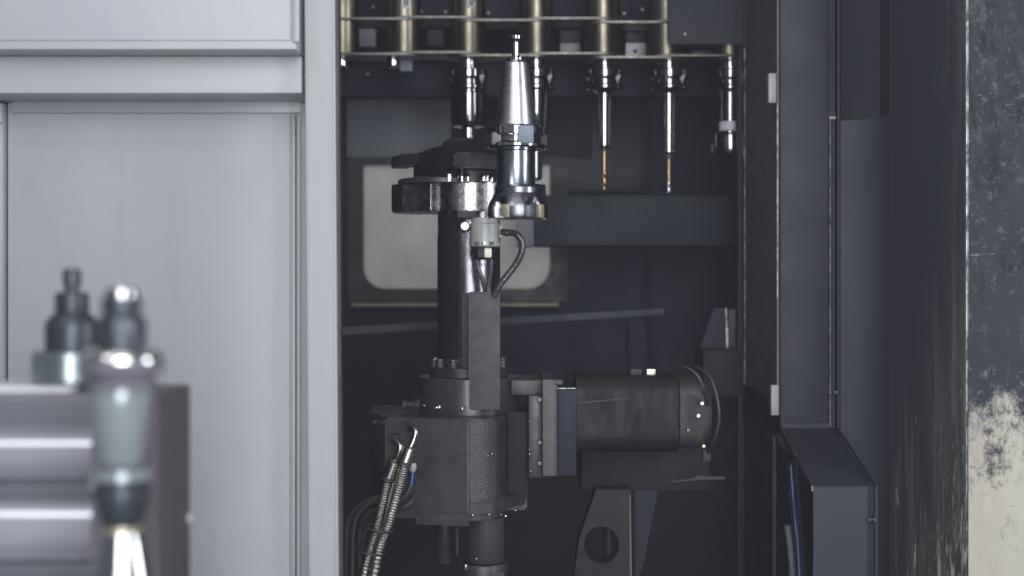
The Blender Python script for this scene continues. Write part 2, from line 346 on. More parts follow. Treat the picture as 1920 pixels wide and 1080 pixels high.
# return of the wall beside the post: a lit curved panel below, an added plate above, its darker colour painting a shadow
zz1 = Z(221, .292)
pl_ = [(X(1576, .335), .335), (X(1598, .326), .326), (X(1618, .312), .312), (X(1636, .295), .295), (X(1652, .273), .273), (X(1662, .253), .253), (X(1669, .232), .232)]
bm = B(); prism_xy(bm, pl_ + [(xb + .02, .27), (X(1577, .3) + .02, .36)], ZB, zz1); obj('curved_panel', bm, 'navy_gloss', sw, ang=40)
bm = B(); prism_xy(bm, [(X(1577, .34), .345), (X(1650, .29), .292), (xb + .003, .236), (xb + .02, .30), (X(1577, .3) + .02, .37)], zz1 + .0005, 1.0); obj('shadow_plate', bm, 'upper_navy', sw, ang=20)

# window
wd = thing('inspection_window', 'frosted grey inspection window with rounded lower corners in the dark rear wall', 'window', P(856, 575, 1.28))
bm = B()
Yf = 1.272
def rr(a, b, c, d, r, n=8):
    pts = [(a, c), (b, c)]
    for i in range(n + 1): t = PI / 2 * i / n; pts.append((b - r + r * math.cos(t), d - r + r * math.sin(t)))
    for i in range(n + 1): t = PI / 2 * i / n; pts.append((a + r - r * math.sin(t), d - r + r * math.cos(t)))
    return pts
inner = rr(680, 1032, 308, 542, 42); outer = rr(652, 1064, 294, 566, 4)
t = bmesh.new()
def ring(pts, Y): return [t.verts.new((X(a, Yf), Y, Z(b, Yf))) for a, b in pts]
i0, o0, i1, o1 = ring(inner, Yf), ring(outer, Yf), ring(inner, Yf + .03), ring(outer, Yf + .026)
nn = len(inner)
for k in range(nn):
    j = (k + 1) % nn
    t.faces.new((i0[k], i0[j], o0[j], o0[k])); t.faces.new((i0[k], i1[k], i1[j], i0[j])); t.faces.new((o0[k], o0[j], o1[j], o1[k]))
merge(bm, t)
obj('window_frame', bm, 'black_paint', wd)
bm = B(); pxbox(bm, 676, 1036, 304, 546, Yf + .021, .004); obj('pane', bm, 'frosted_pane', wd)
bm = B(); pxbox(bm, 658, 1048, 568, 575, 1.25, .03, .002); obj('sill', bm, 'sill_tan', wd)

# ledge, beam, conduit, gusset in the rear
bm = B(); Yl = .80
pxprism(bm, [(560, 618), (820, 604), (1245, 578), (1245, 590), (820, 617), (560, 634)], Yl, .06, .002)
tag(obj('sloping_ledge', bm, 'ledge_paint'), 'thin dark sloping ledge crossing behind the column below the window', 'ledge')
bx = thing('crossbeam', 'wide slate grey crossbeam behind the hanging drills, right of the window', 'beam', P(1200, 462, .95))
bm = B(); pxbox(bm, 1002, 1400, 366, 461, .95, .12, .003); obj('beam_body', bm, 'beam_paint', bx)
bm = B(); pxbox(bm, 968, 1001, 405, 462, .96, .10, .002); obj('end_block', bm, 'slate_paint', bx)
bm = B(); pxbox(bm, 1395, 1420, 330, 500, .93, .13, .002); obj('mounting_plate', bm, 'navy_paint', bx)
bm = B(); tube(bm, [P(1214, 150, 1.2), P(1216, 360, 1.2), P(1219, 575, 1.2), P(1228, 700, 1.2)], L(3, 1.2), 8)
tag(obj('conduit', bm, 'beam_paint'), 'thin vertical conduit running down the rear wall between the two drills', 'conduit')
gs = thing('gusset_bracket', 'tapered dark gusset with a bright worn edge behind the motor cables', 'bracket', P(1355, 655, .7))
bm = B(); pxprism(bm, [(1338, 578), (1362, 577), (1364, 655), (1312, 655)], .70, .02, .001); obj('gusset_plate', bm, 'deep_navy', gs)
bm = B(); pxprism(bm, [(1360, 577), (1363, 577), (1366, 655), (1362, 655)], .693, .006); obj('worn_edge', bm, 'edge_steel', gs)
bm = B(); pxbox(bm, 1366, 1392, 580, 655, .70, .03, .001); obj('back_strip', bm, 'navy_paint', gs)
bm = B(); pxbox(bm, 1318, 1398, 656, 745, .66, .14, .004); obj('foot', bm, 'pit_black', gs)

# ================================================================== DOOR (left)
dr = thing('sliding_door', 'large pale grey painted sheet steel door with recessed panel, filling the left', 'door', (X(300, -.2), -.2, ZB))
Yu, Yr, Yp = -.300, -.250, -.154
bm = B(); box(bm, -1.6, X(566, Yr), Yu, Yp + .02, Z(93, Yu), .95, .004); obj('upper_panel', bm, 'door_paint', dr)
bm = B(); box(bm, -1.55, X(546, Yu), Yu - .0025, Yu + .001, Z(76, Yu), .94, .001); obj('upper_skin', bm, 'door_paint', dr)
bm = B(); box(bm, X(549, Yu), X(562, Yu), Yu - .006, Yu + .001, Z(80, Yu), .94, .002); obj('edge_lip', bm, 'post_paint', dr)
bm = B(); box(bm, -1.6, X(566, Yr), Yr, Yp + .02, Z(175, Yr), Z(93, Yu) - .0005, .003); obj('cross_rail', bm, 'door_paint', dr)
bm = B(); box(bm, -1.6, X(11, Yp), Yp - .013, Yp + .018, ZB, Z(175, Yr) - .002, .002); obj('left_stile', bm, 'door_paint', dr)
bm = B(); box(bm, -1.59, X(13, Yp), Yp - .020, Yp - .0135, Z(234, Yp), Z(175, Yr) - .003, .002); obj('stile_cap', bm, 'door_paint', dr)
bm = B(); box(bm, X(11, Yp) + .0035, X(600, Yp), Yp, Yp + .02, ZB, Z(175, Yr) - .001); obj('recessed_panel', bm, 'door_paint', dr)
bm = B(); box(bm, X(24, Yp), X(566, Yp), Yp - .007, Yp - .0005, Z(213, Yp), Z(186, Yp), .0025); obj('panel_lip', bm, 'post_paint', dr)
bm = B(); box(bm, X(546, Yp), X(556, Yp), Yp - .010, Yp - .0005, ZB, Z(216, Yp), .003); obj('panel_lip', bm, 'post_paint', dr)
bm = B(); box(bm, X(559, Yp), X(566, Yp), Yp - .018, Yp - .0005, ZB, Z(216, Yp), .003); obj('panel_lip', bm, 'post_paint', dr)
bm = B(); Yq = -.262
t = bmesh.new()
prism_xz(t, [(X(564, Yq), 1.0), (X(622, Yq) - .018 * 0, 1.0), (X(637, Yq), ZB), (X(582, Yq), ZB)], Yq, Yq + .030)
bmesh.ops.bevel(t, geom=t.edges[:], offset=.004, segments=3, affect='EDGES'); merge(bm, t)
obj('leading_post', bm, 'post_paint', dr)
bm = B()
prism_xz(bm, [(X(567, Yq), .98), (X(571, Yq), .98), (X(588, Yq), ZB), (X(584, Yq), ZB)], Yq - .004, Yq + .001, .001)
obj('post_bead', bm, 'post_paint', dr)
bm = B()
prism_xz(bm, [(X(622, Yq) - .004, .98), (X(622, Yq) + .004, .98), (X(637, Yq) + .005, ZB), (X(637, Yq) - .003, ZB)], Yq + .012, Yq + .034, .001)
obj('rubber_seal', bm, 'rubber', dr)

# ================================================================== RIGHT: post, cover, liners, worn panel
pv = .30
xl, xr = X(1463, pv), X(1553, pv)
post = thing('corner_post', 'navy painted steel post right of the magazine opening with a bulging lower cover', 'post', (xl, pv, ZB))
zs0, zs1, yF = Z(805, pv), Z(915, .03), .03
bm = B(); box(bm, xl, xr, pv, pv + .05, zs0, 1.0, .002); obj('post_face', bm, 'navy_paint', post)
bm = B()
th = .004
def yz_sheet(bm, prof, xa_, xb_, th):
    t = bmesh.new(); rows = []
    for y, z in prof: rows.append((t.verts.new((xa_, y, z)), t.verts.new((xb_, y, z))))
    for a, b in zip(rows, rows[1:]): t.faces.new((a[0], a[1], b[1], b[0]))
    bmesh.ops.recalc_face_normals(t, faces=t.faces)
    bmesh.ops.solidify(t, geom=t.faces[:], thickness=th); merge(bm, t)
yz_sheet(bm, [(pv - .003, zs0 + .012), (pv - .003, zs0), (yF, zs1), (yF, ZB)], xl, xr, th)
obj('bent_cover', bm, 'navy_paint', post)
bm = B(); yz_sheet(bm, [(pv - .006, zs0 + .004), (yF - .002, zs1), (yF - .002, zs1 - .004)], xl - .004, xl - .0005, .006); obj('worn_edge', bm, 'edge_steel', post)
bm = B(); yz_sheet(bm, [(pv + .004, .98), (pv + .004, zs0), (yF + .012, zs1), (yF + .012, ZB)], xr + .0005, X(1566, pv), .003); obj('seal_strip', bm, 'deep_navy', post)
bm = B(); yz_sheet(bm, [(pv - .008, Z(224, pv)), (pv - .008, zs0 + .004)], xr + .001, xr + .0020, .003); obj('worn_edge', bm, 'edge_steel', post)
bm = B(); yz_sheet(bm, [(pv - .006, .98), (pv - .006, zs0), (yF + .004, zs1), (yF + .004, ZB)], X(1568, pv), X(1571.5, pv), .004); obj('seal_strip', bm, 'navy_paint', post)
bm = B(); box(bm, X(1553, pv) + .001, X(1566, pv), pv - .006, pv + .004, Z(224, pv), Z(219, pv), .001); obj('strip_end', bm, 'sill_tan', post)
for (a, b, Y_) in ((1560, 735, pv - .012), (1634, 973, yF - .004)):
    for dx in (-5, 5):
        bm = B(); c = P(a + dx, b, Y_); axis_cyl(bm, c, c + Vector((0, -.01, 0)), [(0, 0), (.0042, 0), (.0042, .005), (.003, .007), (0, .007)], 12)
        obj('screw', bm, 'chrome', post)
# liner receding from the post
liner = thing('opening_liner', 'black sheet liner receding behind the navy post, bright worn edges', 'panel', (X(1457, pv), .5, ZB))
xi = X(1457, pv); yE = .643
bm = B(); box(bm, xi, xi + .004, pv + .002, yE, Z(722, yE), 1.0); obj('liner_upper', bm, 'liner_black', liner)
bm = B(); box(bm, xi + .010, xi + .014, pv + .012, yE + .05, Z(785, yE), Z(722, yE) - .001); obj('liner_step', bm, 'navy_paint', liner)
bm = B(); box(bm, xi - .002, xi + .004, pv + .03, yE, ZB, Z(785, yE) - .001); obj('liner_lower', bm, 'navy_paint', liner)
bm = B(); box(bm, xi - .0018, xi + .004, yE, yE + .004, Z(720, yE), .95); obj('worn_edge', bm, 'edge_steel', liner)
bm = B(); box(bm, xi - .006, xi + .002, yE + .002, yE + .005, ZB, Z(790, yE)); obj('worn_edge', bm, 'beam_paint', liner)
bm = B(); box(bm, xi - .0006, xi + .0012, pv - .002, pv + .001, Z(560, pv), Z(196, pv)); obj('worn_edge', bm, 'edge_steel', liner)
bm = B(); box(bm, xi - .011, xi - .003, yE + .02, yE + .05, ZB, 1.0); obj('rear_stile', bm, 'beam_paint', liner)
for nm, (a, b, c, d), lb in (('hinge_block', (1441, 1456, 137, 193), 'small pale grey hinge block high on the edge of the black liner'),
                             ('hinge_block', (1446, 1461, 722, 779), 'wet pale grey hinge block low beside the navy post')):
    bm = B(); pxbox(bm, a, b, c, d, pv - .012, .02, .002); tag(obj(nm, bm, 'hinge_white'), lb, 'hinge')
# worn panel
wp = thing('worn_panel', 'worn cream panel with dark blue grey grime at the right edge', 'panel', (X(1815, yA), yA, ZB))
bm = B(); box(bm, X(1815, yA), 1.6, yA - .002, yA + .03, ZB, 1.0, .001); obj('panel_face', bm, 'worn_cream', wp)
bm = B(); box(bm, X(1810.5, yA), X(1815, yA) - .0003, yA - .003, yA + .025, ZB, 1.0, .001); obj('worn_edge', bm, 'edge_steel', wp)
bm = B(); rs = random.Random(3)
for k in range(46):
    y_ = rs.uniform(pv + .02, yE - .02); z_ = rs.uniform(-.2, .45); t = bmesh.new()
    bmesh.ops.create_uvsphere(t, u_segments=6, v_segments=4, radius=rs.choice((.0006, .0008, .0010, .0014))); merge(bm, t, Matrix.Translation((xi, y_, z_)))
o = obj('coolant_specks', bm, 'chrome', liner); o['kind'] = 'stuff'
bm = B()
for k in range(40):
    t = bmesh.new(); z_ = rs.uniform(zs0 + .02, .45); x_ = rs.choice((xl + .0008, xr - .0008)) if rs.random() < .6 else rs.uniform(xl, xr)
    bmesh.ops.create_uvsphere(t, u_segments=6, v_segments=4, radius=rs.choice((.0005, .0007, .0009))); merge(bm, t, Matrix.Translation((x_, pv, z_)))
o = obj('coolant_specks', bm, 'chrome', post); o['kind'] = 'stuff'
# hoses behind the bent cover
bm = B(); tube(bm, spline([P(1483, 850, .36), P(1488, 930, .33), P(1494, 1000, .30), P(1499, 1080, .28), P(1503, 1160, .27)]), L(11, .3), 14)
tag(obj('blue_hose', bm, 'blue_hose'), 'thick blue hose hanging inside the bulging cover', 'hose')
bm = B(); tube(bm, spline([P(1476, 985, .25), P(1481, 1020, .25), P(1486, 1080, .25), P(1490, 1160, .25)]), L(6, .25), 12)
tag(obj('grey_hose', bm, 'grey_hose'), 'thin grey green hose just left of the blue hose', 'hose')
bm = B(); tube(bm, spline([P(1478, 858, .36), P(1487, 846, .32), P(1470, 838, .3), P(1462, 815, .31)]), L(8, .3), 10)
tag(obj('grimy_cable', bm, 'rubber'), 'grimy black cable end tucked behind the slanted cover edge', 'cable')

# ================================================================== TOOL CHAIN
Yc = .75
ch = thing('tool_chain', 'brass sleeved tool chain magazine running across the top of the opening', 'tool magazine', P(1005, 112, Yc))
POT = [641, 757, 878, 1005, 1130, 1248, 1366]
DIP = [0, 0, 0, 1, 3, 5, 6]
for i, px in enumerate(POT):
    d = DIP[i]
    bm = B(); plathe(bm, px, Yc, [(24, -40), (32, -38), (32.5, 103 + d), (31, 106 + d), (22, 106 + d)], 56)
    pot = obj('pot_sleeve', bm, 'pot_brass', ch)
    if i in (1, 2):
        bm = B()
        Rr = L(33.2, Yc); t = bmesh.new()
        va = []
        for k in range(7):
            a = -PI / 2 + (.0 + .42 * k / 6) - .06
            va.append([t.verts.new((X(px, Yc) + Rr * math.cos(a), Yc + Rr * math.sin(a), Z(y, Yc))) for y in (0, 22)])
        for A_, B_ in zip(va, va[1:]): t.faces.new((A_[0], B_[0], B_[1], A_[1]))
        bmesh.ops.solidify(t, geom=t.faces[:], thickness=.001); merge(bm, t)
        tg = obj('number_tag', bm, 'tag_white', pot)
        bm = B(); c = Vector((X(px + 7, Yc), Yc - L(34.4, Yc), Z(9.5, Yc)))
        t = bmesh.new(); ro, ri = [], []
        for k in range(20):
            a = 2 * PI * k / 20
            ro.append(t.verts.new((c.x + L(3.6, Yc) * math.cos(a), c.y, c.z + L(7, Yc) * math.sin(a))))
            ri.append(t.verts.new((c.x + L(1.8, Yc) * math.cos(a), c.y, c.z + L(5, Yc) * math.sin(a))))
        for k in range(20): t.faces.new((ro[k], ro[(k + 1) % 20], ri[(k + 1) % 20], ri[k]))
        bmesh.ops.solidify(t, geom=t.faces[:], thickness=.0006); merge(bm, t)
        obj('number_print', bm, 'print_black', pot)
def capsule(xa_, xb_, cy, r, n=14):
    pts = []
    for i in range(n + 1): a = -PI / 2 + PI * i / n; pts.append((xb_ + r * math.cos(a), cy + r * math.sin(a)))
    for i in range(n + 1): a = PI / 2 + PI * i / n; pts.append((xa_ + r * math.cos(a), cy + r * math.sin(a)))
    return pts
for lev, y0 in ((0, 42), (1, 107)):
    for i in range(len(POT) - 1):
        off = (-3 if i % 2 else 2) + (DIP[i] + DIP[i + 1]) / 2
        if i == 0: off = 0
        bm = B(); zc = Z(y0 + off, Yc)
        prism_xy(bm, capsule(X(POT[i], Yc), X(POT[i + 1], Yc), Yc, L(39, Yc)), zc - L(2.1, Yc), zc + L(2.1, Yc), .0012)
        obj('link_plate', bm, 'link_steel', ch)
# blocks seen between the sleeves
for (a, b, c, d, mt, Y_) in ((1050, 1088, 80, 109, 'tag_grey', .86), (1173, 1211, 80, 110, 'plastic_white', .86), (1298, 1336, 95, 113, 'plastic_white', .86), (664, 704, 53, 87, 'slate_paint', .86)):
    bm = B(); pxbox(bm, a, b, c, d, Y_, .03, .003); sb = obj('spacer_block', bm, mt, ch)
    if a == 1173:
        bm = B(); q = P(1191, 96, Y_); axis_cyl(bm, q, q + Vector((0, -.01, 0)), [(0, -.001), (L(4, Y_), -.001), (L(4, Y_), .003), (L(2, Y_), .004), (0, .002)], 14); obj('screw', bm, 'chrome', sb)
for (a, b, c, d) in ((1050, 1090, 56, 80), (1174, 1210, 60, 80), (1300, 1332, 84, 95), (800, 832, 55, 86)):
    bm = B(); pxbox(bm, a, b, c, d, .88, .03, .002); obj('spacer_block', bm, 'navy_paint', ch)
for px_, r_ in ((641, 12), (737, 12)):
    bm = B(); plathe(bm, px_, Yc, [(0, 108), (r_, 108), (r_, 124), (r_ - 3, 127), (0, 127)], 28); obj('pot_stub', bm, 'chrome', ch)
bm = B(); pxbox(bm, 750, 773, 111, 133, .78, .02, .001); obj('spacer_block', bm, 'slate_paint', ch)
# rear guide rail behind the chain and the cover plate on its right end
gr_ = thing('chain_guide', 'dark horizontal guide rail behind the brass tool sleeves', 'guide rail', P(1000, 150, .98))
bm = B(); pxbox(bm, 560, 1400, -30, 52, 1.0, .05, .003); obj('rail', bm, 'deep_navy', gr_)
bm = B(); pxbox(bm, 560, 1400, 120, 180, 1.02, .05, .003); obj('rail', bm, 'deep_navy', gr_)
for i, (a, b) in enumerate(((700, 14), (790, 22), (836, 23), (916, 25), (1170, 26), (1204, 19), (1265, 22), (1284, 20), (1330, 22), (1352, 20), (690, 140), (705, 60))):
    bm = B(); q = P(a, b, .995); axis_cyl(bm, q, q + Vector((0, -.01, 0)), [(0, -.001), (L(4, 1), -.001), (L(4, 1), .003), (L(3, 1), .005), (0, .005)], 10); obj('screw', bm, 'link_steel', gr_)
cp = thing('chain_cover', 'dark navy cover plate hiding the upper right end of the tool chain', 'cover', P(1320, 83, .62))
bm = B(); pxbox(bm, 1254, 1402, -40, 83, .62, .008, .001); obj('cover_plate', bm, 'upper_navy', cp)
bm = B(); pxbox(bm, 1381, 1391, 15, 84, .612, .007, .001); obj('cover_rib', bm, 'beam_paint', cp)
bm = B(); q = P(1285, 64, .62); axis_cyl(bm, q, q + Vector((0, -.01, 0)), [(0, -.001), (.005, -.001), (.005, .003), (.003, .004), (0, .004)], 12); obj('screw', bm, 'link_steel', cp)

# ---- tools hanging in the chain
def hanging(px, label, body, y0=112, fl=36):
    t = thing('tool_holder', label, 'tool holder', P(px, y0, Yc), 'tool holders hanging in the chain')
    bm = B(); plathe(bm, px, Yc, [(0, y0 - 6), (19, y0 - 6), (19, 125), (22, 127), (22, 131), (0, 131)], 40); obj('neck', bm, 'chrome', t)
    bm = B(); plathe(bm, px, Yc, [(0, 131.2), (fl - 3, 131.2), (fl, 134), (fl, 147), (fl - 2, 149), (fl - 6, 152), (fl - 6, 160), (fl - 1, 163), (fl - 1, 168), (fl - 4, 171), (0, 171)], 56); obj('flange', bm, 'dark_chrome', t)
    a = X(px + 27, Yc); bm = B()
    pxprism(bm, [(px + 20, 140), (px + 31, 140), (px + 25, 157)], Yc - L(28, Yc), .02); obj('drive_key', bm, 'tag_grey', t)
    for nm, pr, mt in body:
        bm = B(); plathe(bm, px, Yc, pr, 48); obj(nm, bm, mt, t)
    return t
def fluted(px, y0, y1, r, mt_name, t, twist):
    bm = B(); seg, n = 20, 40; rings = []
    for k in range(n + 1):
        f = k / n; y = y0 + (y1 - y0) * f
        rr_ = r * (1 if f < .88 else max(.12, (1 - f) / .12))
        rg = []
        for i in range(seg):
            a = 2 * PI * i / seg; q = rr_ * (1 - .38 * max(0, math.cos(2 * (a - twist * f))) ** 2)
            rg.append(bm.verts.new((X(px, Yc) + L(q, Yc) * math.cos(a), Yc + L(q, Yc) * math.sin(a), Z(y, Yc))))
        rings.append(rg)
    for A_, B_ in zip(rings, rings[1:]):
        for i in range(seg): bm.faces.new((A_[i], B_[i], B_[(i + 1) % seg], A_[(i + 1) % seg]))
    bm.faces.new(rings[0]); bm.faces.new(rings[-1])
    obj('drill_flutes', bm, mt_name, t)
hanging(878, 'thick chrome boring holder hanging left of the held milling tool', [
    ('body', [(0, 171.2), (30, 171.2), (30, 174), (33, 177), (33, 228), (29, 238), (14, 241), (0, 241)], 'dark_chrome'),
    ('tip', [(0, 241), (13, 241), (13, 262), (0, 262)], 'chrome')])
hanging(1005, 'chrome holder hanging partly hidden behind the held milling tool', [
    ('body', [(0, 171.2), (26, 171.2), (25, 180), (22, 240), (20, 243), (20, 280), (0, 280)], 'dark_chrome'),
    ('shank', [(0, 280), (13, 280), (12, 334), (9, 338), (0, 338)], 'dark_chrome')])
t = hanging(1133, 'slim drill holder with a copper coloured drill, left one of two drills', [
    ('body', [(0, 171.2), (20, 171.2), (14, 176), (12, 250), (12.5, 252), (12.5, 274), (9, 278), (0, 278)], 'chrome'),
    ('collet', [(0, 278), (7, 278), (7, 284), (0, 284)], 'black_steel'),
    ('drill_shank', [(0, 284), (5.2, 284), (5.2, 322), (0, 322)], 'drill_gold')])
fluted(1133, 322, 360, 6, 'drill_gold', t, 7)
t = hanging(1254, 'slim drill holder with a silver tipped drill, right one of two drills', [
    ('body', [(0, 171.2), (20, 171.2), (12, 176), (11, 270), (11.5, 272), (11.5, 286), (8, 290), (0, 290)], 'chrome'),
    ('collet', [(0, 290), (8, 290), (8, 299), (0, 299)], 'black_steel'),
    ('drill_shank', [(0, 299), (4.2, 299), (4.2, 342), (0, 342)], 'drill_gold')])
fluted(1254, 342, 364, 4.8, 'chrome', t, 5)
hanging(1368, 'chrome holder with a white collar and black square head, far right of the chain', [
    ('body', [(0, 171.2), (24, 171.2), (22, 176), (21, 229), (0, 229)], 'dark_chrome'),
    ('collar', [(0, 229), (20, 229), (20, 246), (0, 246)], 'plastic_white'),
    ('head', [(0, 246), (15, 246), (15, 251), (33, 252), (36, 256), (36, 286), (33, 292), (0, 292)], 'dark_chrome')], fl=26)

# ================================================================== TOOL HELD IN THE ARM
tx = 967
mt_ = thing('milling_tool', 'bright steel face milling tool upright in the changer arm, cutter at the bottom', 'milling tool', P(tx, 410, 0))
bm = B(); plathe(bm, tx, 0, [(0, 66), (9, 66), (12.5, 68.5), (12.5, 73.5), (9, 77.5), (7, 80), (7, 105), (9, 106.5), (17, 109.5), (17, 115), (15, 118), (0, 118)], 40); obj('pull_stud', bm, 'chrome', mt_)
bm = B(); plathe(bm, tx, 0, [(0, 118.1), (22, 118.1), (24, 120), (38, 236), (36, 238), (0, 238)], 80); obj('taper', bm, 'ground_steel', mt_)
bm = B(); plathe(bm, tx, 0, [(0, 238.1), (49, 238.1), (53, 241), (53, 254), (51, 256.5), (45, 259), (45, 266), (53, 270), (56, 273), (56, 277), (53, 280), (0, 280)], 80); obj('flange', bm, 'chrome', mt_)
bm = B(); box(bm, X(970, 0), X(1000, 0), -L(53, 0) - .0006, -L(26, 0), Z(274, 0), Z(241, 0), .002); obj('drive_slot', bm, 'slot_sky_tint', mt_)
bm = B(); plathe(bm, tx, 0, [(0, 280.1), (38, 280.1), (38, 283), (36, 285), (36.5, 346), (39, 351), (0, 351)], 72); obj('body', bm, 'blued_steel', mt_)
def cut_r(r, z, a):
    y = 540 - z / S
    f = min(1, max(0, (y - 372) / 14))
    g = max(0, math.cos(5 * (a + 1.05))) ** 1.6
    return r * (1 - .34 * f * g)
bm = B(); plathe(bm, tx + 4, 0, [(0, 351.2), (42, 351.2), (44, 353), (44, 363), (46, 366), (49, 372), (54, 380), (56, 387), (57, 393), (57, 404), (55, 409.5), (0, 409.5)], 110, rf=cut_r); obj('cutter_head', bm, 'cutter_steel', mt_, ang=28)
ccx = X(tx + 4, 0)
for k in range(5):
    a = -1.05 + 2 * PI * k / 5 + .33
    t = bmesh.new(); box(t, -.0035, .0035, -.006, .006, -.0105, .0105, .0015)
    bm = B(); rI = L(55, 0)
    merge(bm, t, Matrix.Translation((ccx + rI * math.cos(a), rI * math.sin(a), Z(398, 0))) @ Matrix.Rotation(a, 4, 'Z'))
    obj('cutting_insert', bm, 'insert_gold', mt_)

# ================================================================== TOOL CHANGER
Yk = .20
Cx = X(879, Yk)
tc_ = thing('tool_changer', 'black oily tool changer with column, double arm, gearbox and motor in the centre', 'tool changer', (Cx, Yk, Z(972, Yk)))
# double arm
U = (Vector((X(tx, 0), 0, 0)) - Vector((Cx, Yk, 0))); RA = U.length; U.normalize(); V = Vector((-U.y, U.x, 0))
def armpt(s, v): return (Cx + U.x * s + V.x * v, Yk + U.y * s + V.y * v)
def claw(sg):
    r = L(47, 0); pts = []
    out = [(.07, .055), (.13, .044), (RA - .055, .048), (RA - .01, .051), (RA + .018, .047)] if sg > 0 else [(.07, .055), (.13, .050), (RA - .055, .068), (RA - .01, .074), (RA + .028, .066)]
    for s, v in out: pts.append((s, v))
    for i in range(11):
        a = math.radians(55 + (305 - 55) * i / 10)
        pts.append((RA + r * math.cos(a), r * math.sin(a)))
    for s, v in out[::-1]: pts.append((s, -v))
    return [armpt(sg * s, sg * v) for s, v in pts]
zt = Z(252, 0)
bm = B()
prism_xy(bm, claw(1) + claw(-1), zt - .020, zt, .0015)
obj('double_arm', bm, 'black_steel', tc_)
bm = B(); prism_xy(bm, [armpt(s, v) for s, v in ((-.165, -.045), (-.165, .045), (-.12, .062), (.10, .062), (.115, .045), (.115, -.045), (.10, -.062), (-.12, -.062))], zt - .046, zt - .0202, .003); obj('arm_body', bm, 'black_paint', tc_)
bm = B(); lathe(bm, Cx, Yk, [(0, zt - .066), (.058, zt - .066), (.060, zt - .064), (.060, zt - .0462), (0, zt - .0462)], 56); obj('arm_hub', bm, 'black_steel', tc_)
bm = B(); lathe(bm, Cx, Yk, [(0, zt + .0002), (.045, zt + .0002), (.045, zt + .008), (.04, zt + .012), (0, zt + .012)], 48); obj('hub_cap', bm, 'black_steel', tc_)
for s, v in ((-.10, .03), (-.10, -.03), (.09, .03), (.09, -.03), (-.18, .05)):
    x_, y_ = armpt(s, v); bm = B(); lathe(bm, x_, y_, [(0, zt), (.007, zt), (.007, zt + .005), (.006, zt + .006), (.003, zt + .006), (.003, zt + .003), (0, zt + .003)], 16); obj('bolt', bm, 'black_steel', tc_)
# polished indexing plate
zp1, zp0 = Z(347, Yk), Z(399, Yk)
hx = L(144, Yk)
poly = [(-hx, -.012), (-hx + .022, -.040), (-.085, -.046), (-.062, -.058)]
poly += [(.075 * math.cos(math.radians(a)), .075 * math.sin(math.radians(a)) * .92) for a in range(222, 319, 8)]
poly += [(.062, -.058), (.085, -.046), (hx - .022, -.040), (hx, -.012), (hx, .03), (hx - .03, .06), (-hx + .03, .06), (-hx, .03)]
bm = B(); prism_xy(bm, [(Cx + a, Yk + b) for a, b in poly], zp0, zp1, .0018); ip = obj('index_plate', bm, 'hub_steel', tc_, ang=22)
bm = B(); lathe(bm, Cx - .045, Yk, [(0, zp1), (.078, zp1), (.078, zp1 + .007), (.074, zp1 + .009), (0, zp1 + .009)], 56); obj('index_ring', bm, 'black_steel', tc_)
for (px, h, r, Y_) in ((785, 12, 3.5, .165), (841, 15, 8, .13), (866, 26, 9, .13), (877, 15, 4, .12), (891, 26, 3.4, .15), (906, 15, 5, .12), (913, 15, 4, .12), (921, 14, 5, .13), (835, 22, 4, .17), (800, 8, 6, .19)):
    x_ = X(px, Y_); bm = B(); zb_ = zp1 + .0005
    rr_ = L(r, Y_); hh = L(h, Y_)
    lathe(bm, x_, Y_, [(0, zb_), (rr_, zb_), (rr_, zb_ + hh * .9), (rr_ * .85, zb_ + hh), (rr_ * .45, zb_ + hh), (rr_ * .45, zb_ + hh * .7), (0, zb_ + hh * .7)], 20)
    obj('cap_screw', bm, 'chrome', tc_)
# column
rc = L(59, Yk)
bm = B(); lathe(bm, Cx, Yk, [(0, zp0 - .0002), (rc * .985, zp0 - .0002), (rc * .985, Z(444, Yk)), (rc, Z(446, Yk)), (rc, Z(704, Yk)), (0, Z(704, Yk))], 72); obj('column', bm, 'column_steel', tc_)
bm = B(); box(bm, X(858, .14), X(893, .14), .125, .16, Z(409, .14), zp0 - .0005, .001); obj('stop_block', bm, 'plate_grey', tc_)
c = P(872, 424, .137); bm = B(); axis_cyl(bm, c + Vector((0, .01, 0)), c + Vector((0, -.01, 0)), [(0, 0), (.009, 0), (.009, .008), (.007, .011), (.003, .011), (.003, .007), (0, .007)], 20); obj('column_plug', bm, 'hub_steel', tc_)
# base ring and bolts
bm = B(); lathe(bm, Cx, Yk, [(0, Z(704, Yk)), (L(75, Yk), Z(704, Yk)), (L(75, Yk), Z(688, Yk)), (L(72, Yk), Z(686, Yk)), (rc, Z(686, Yk))], 64); obj('base_ring', bm, 'cast_wet', tc_)
for ang in (-158, -140, -113, -67, -22, 20, 160, 90):
    a = math.radians(ang); x_, y_ = Cx + L(67, Yk) * math.cos(a), Yk + L(67, Yk) * math.sin(a)
    bm = B(); z_ = Z(687, Yk); lathe(bm, x_, y_, [(0, z_), (.0085, z_), (.0085, z_ + .010), (.007, z_ + .0125), (.004, z_ + .0125), (.004, z_ + .007), (0, z_ + .007)], 18); cs_ = obj('cap_screw', bm, 'cast_wet', tc_)
    bm = B(); lathe(bm, x_, y_, [(.0042, z_ + .0127), (.0072, z_ + .0127), (.0062, z_ + .0145), (.0042, z_ + .0145)], 16); obj('lit_screw_face', bm, 'fitting_steel', cs_)  # bright ring paints the overhead light on the screw top
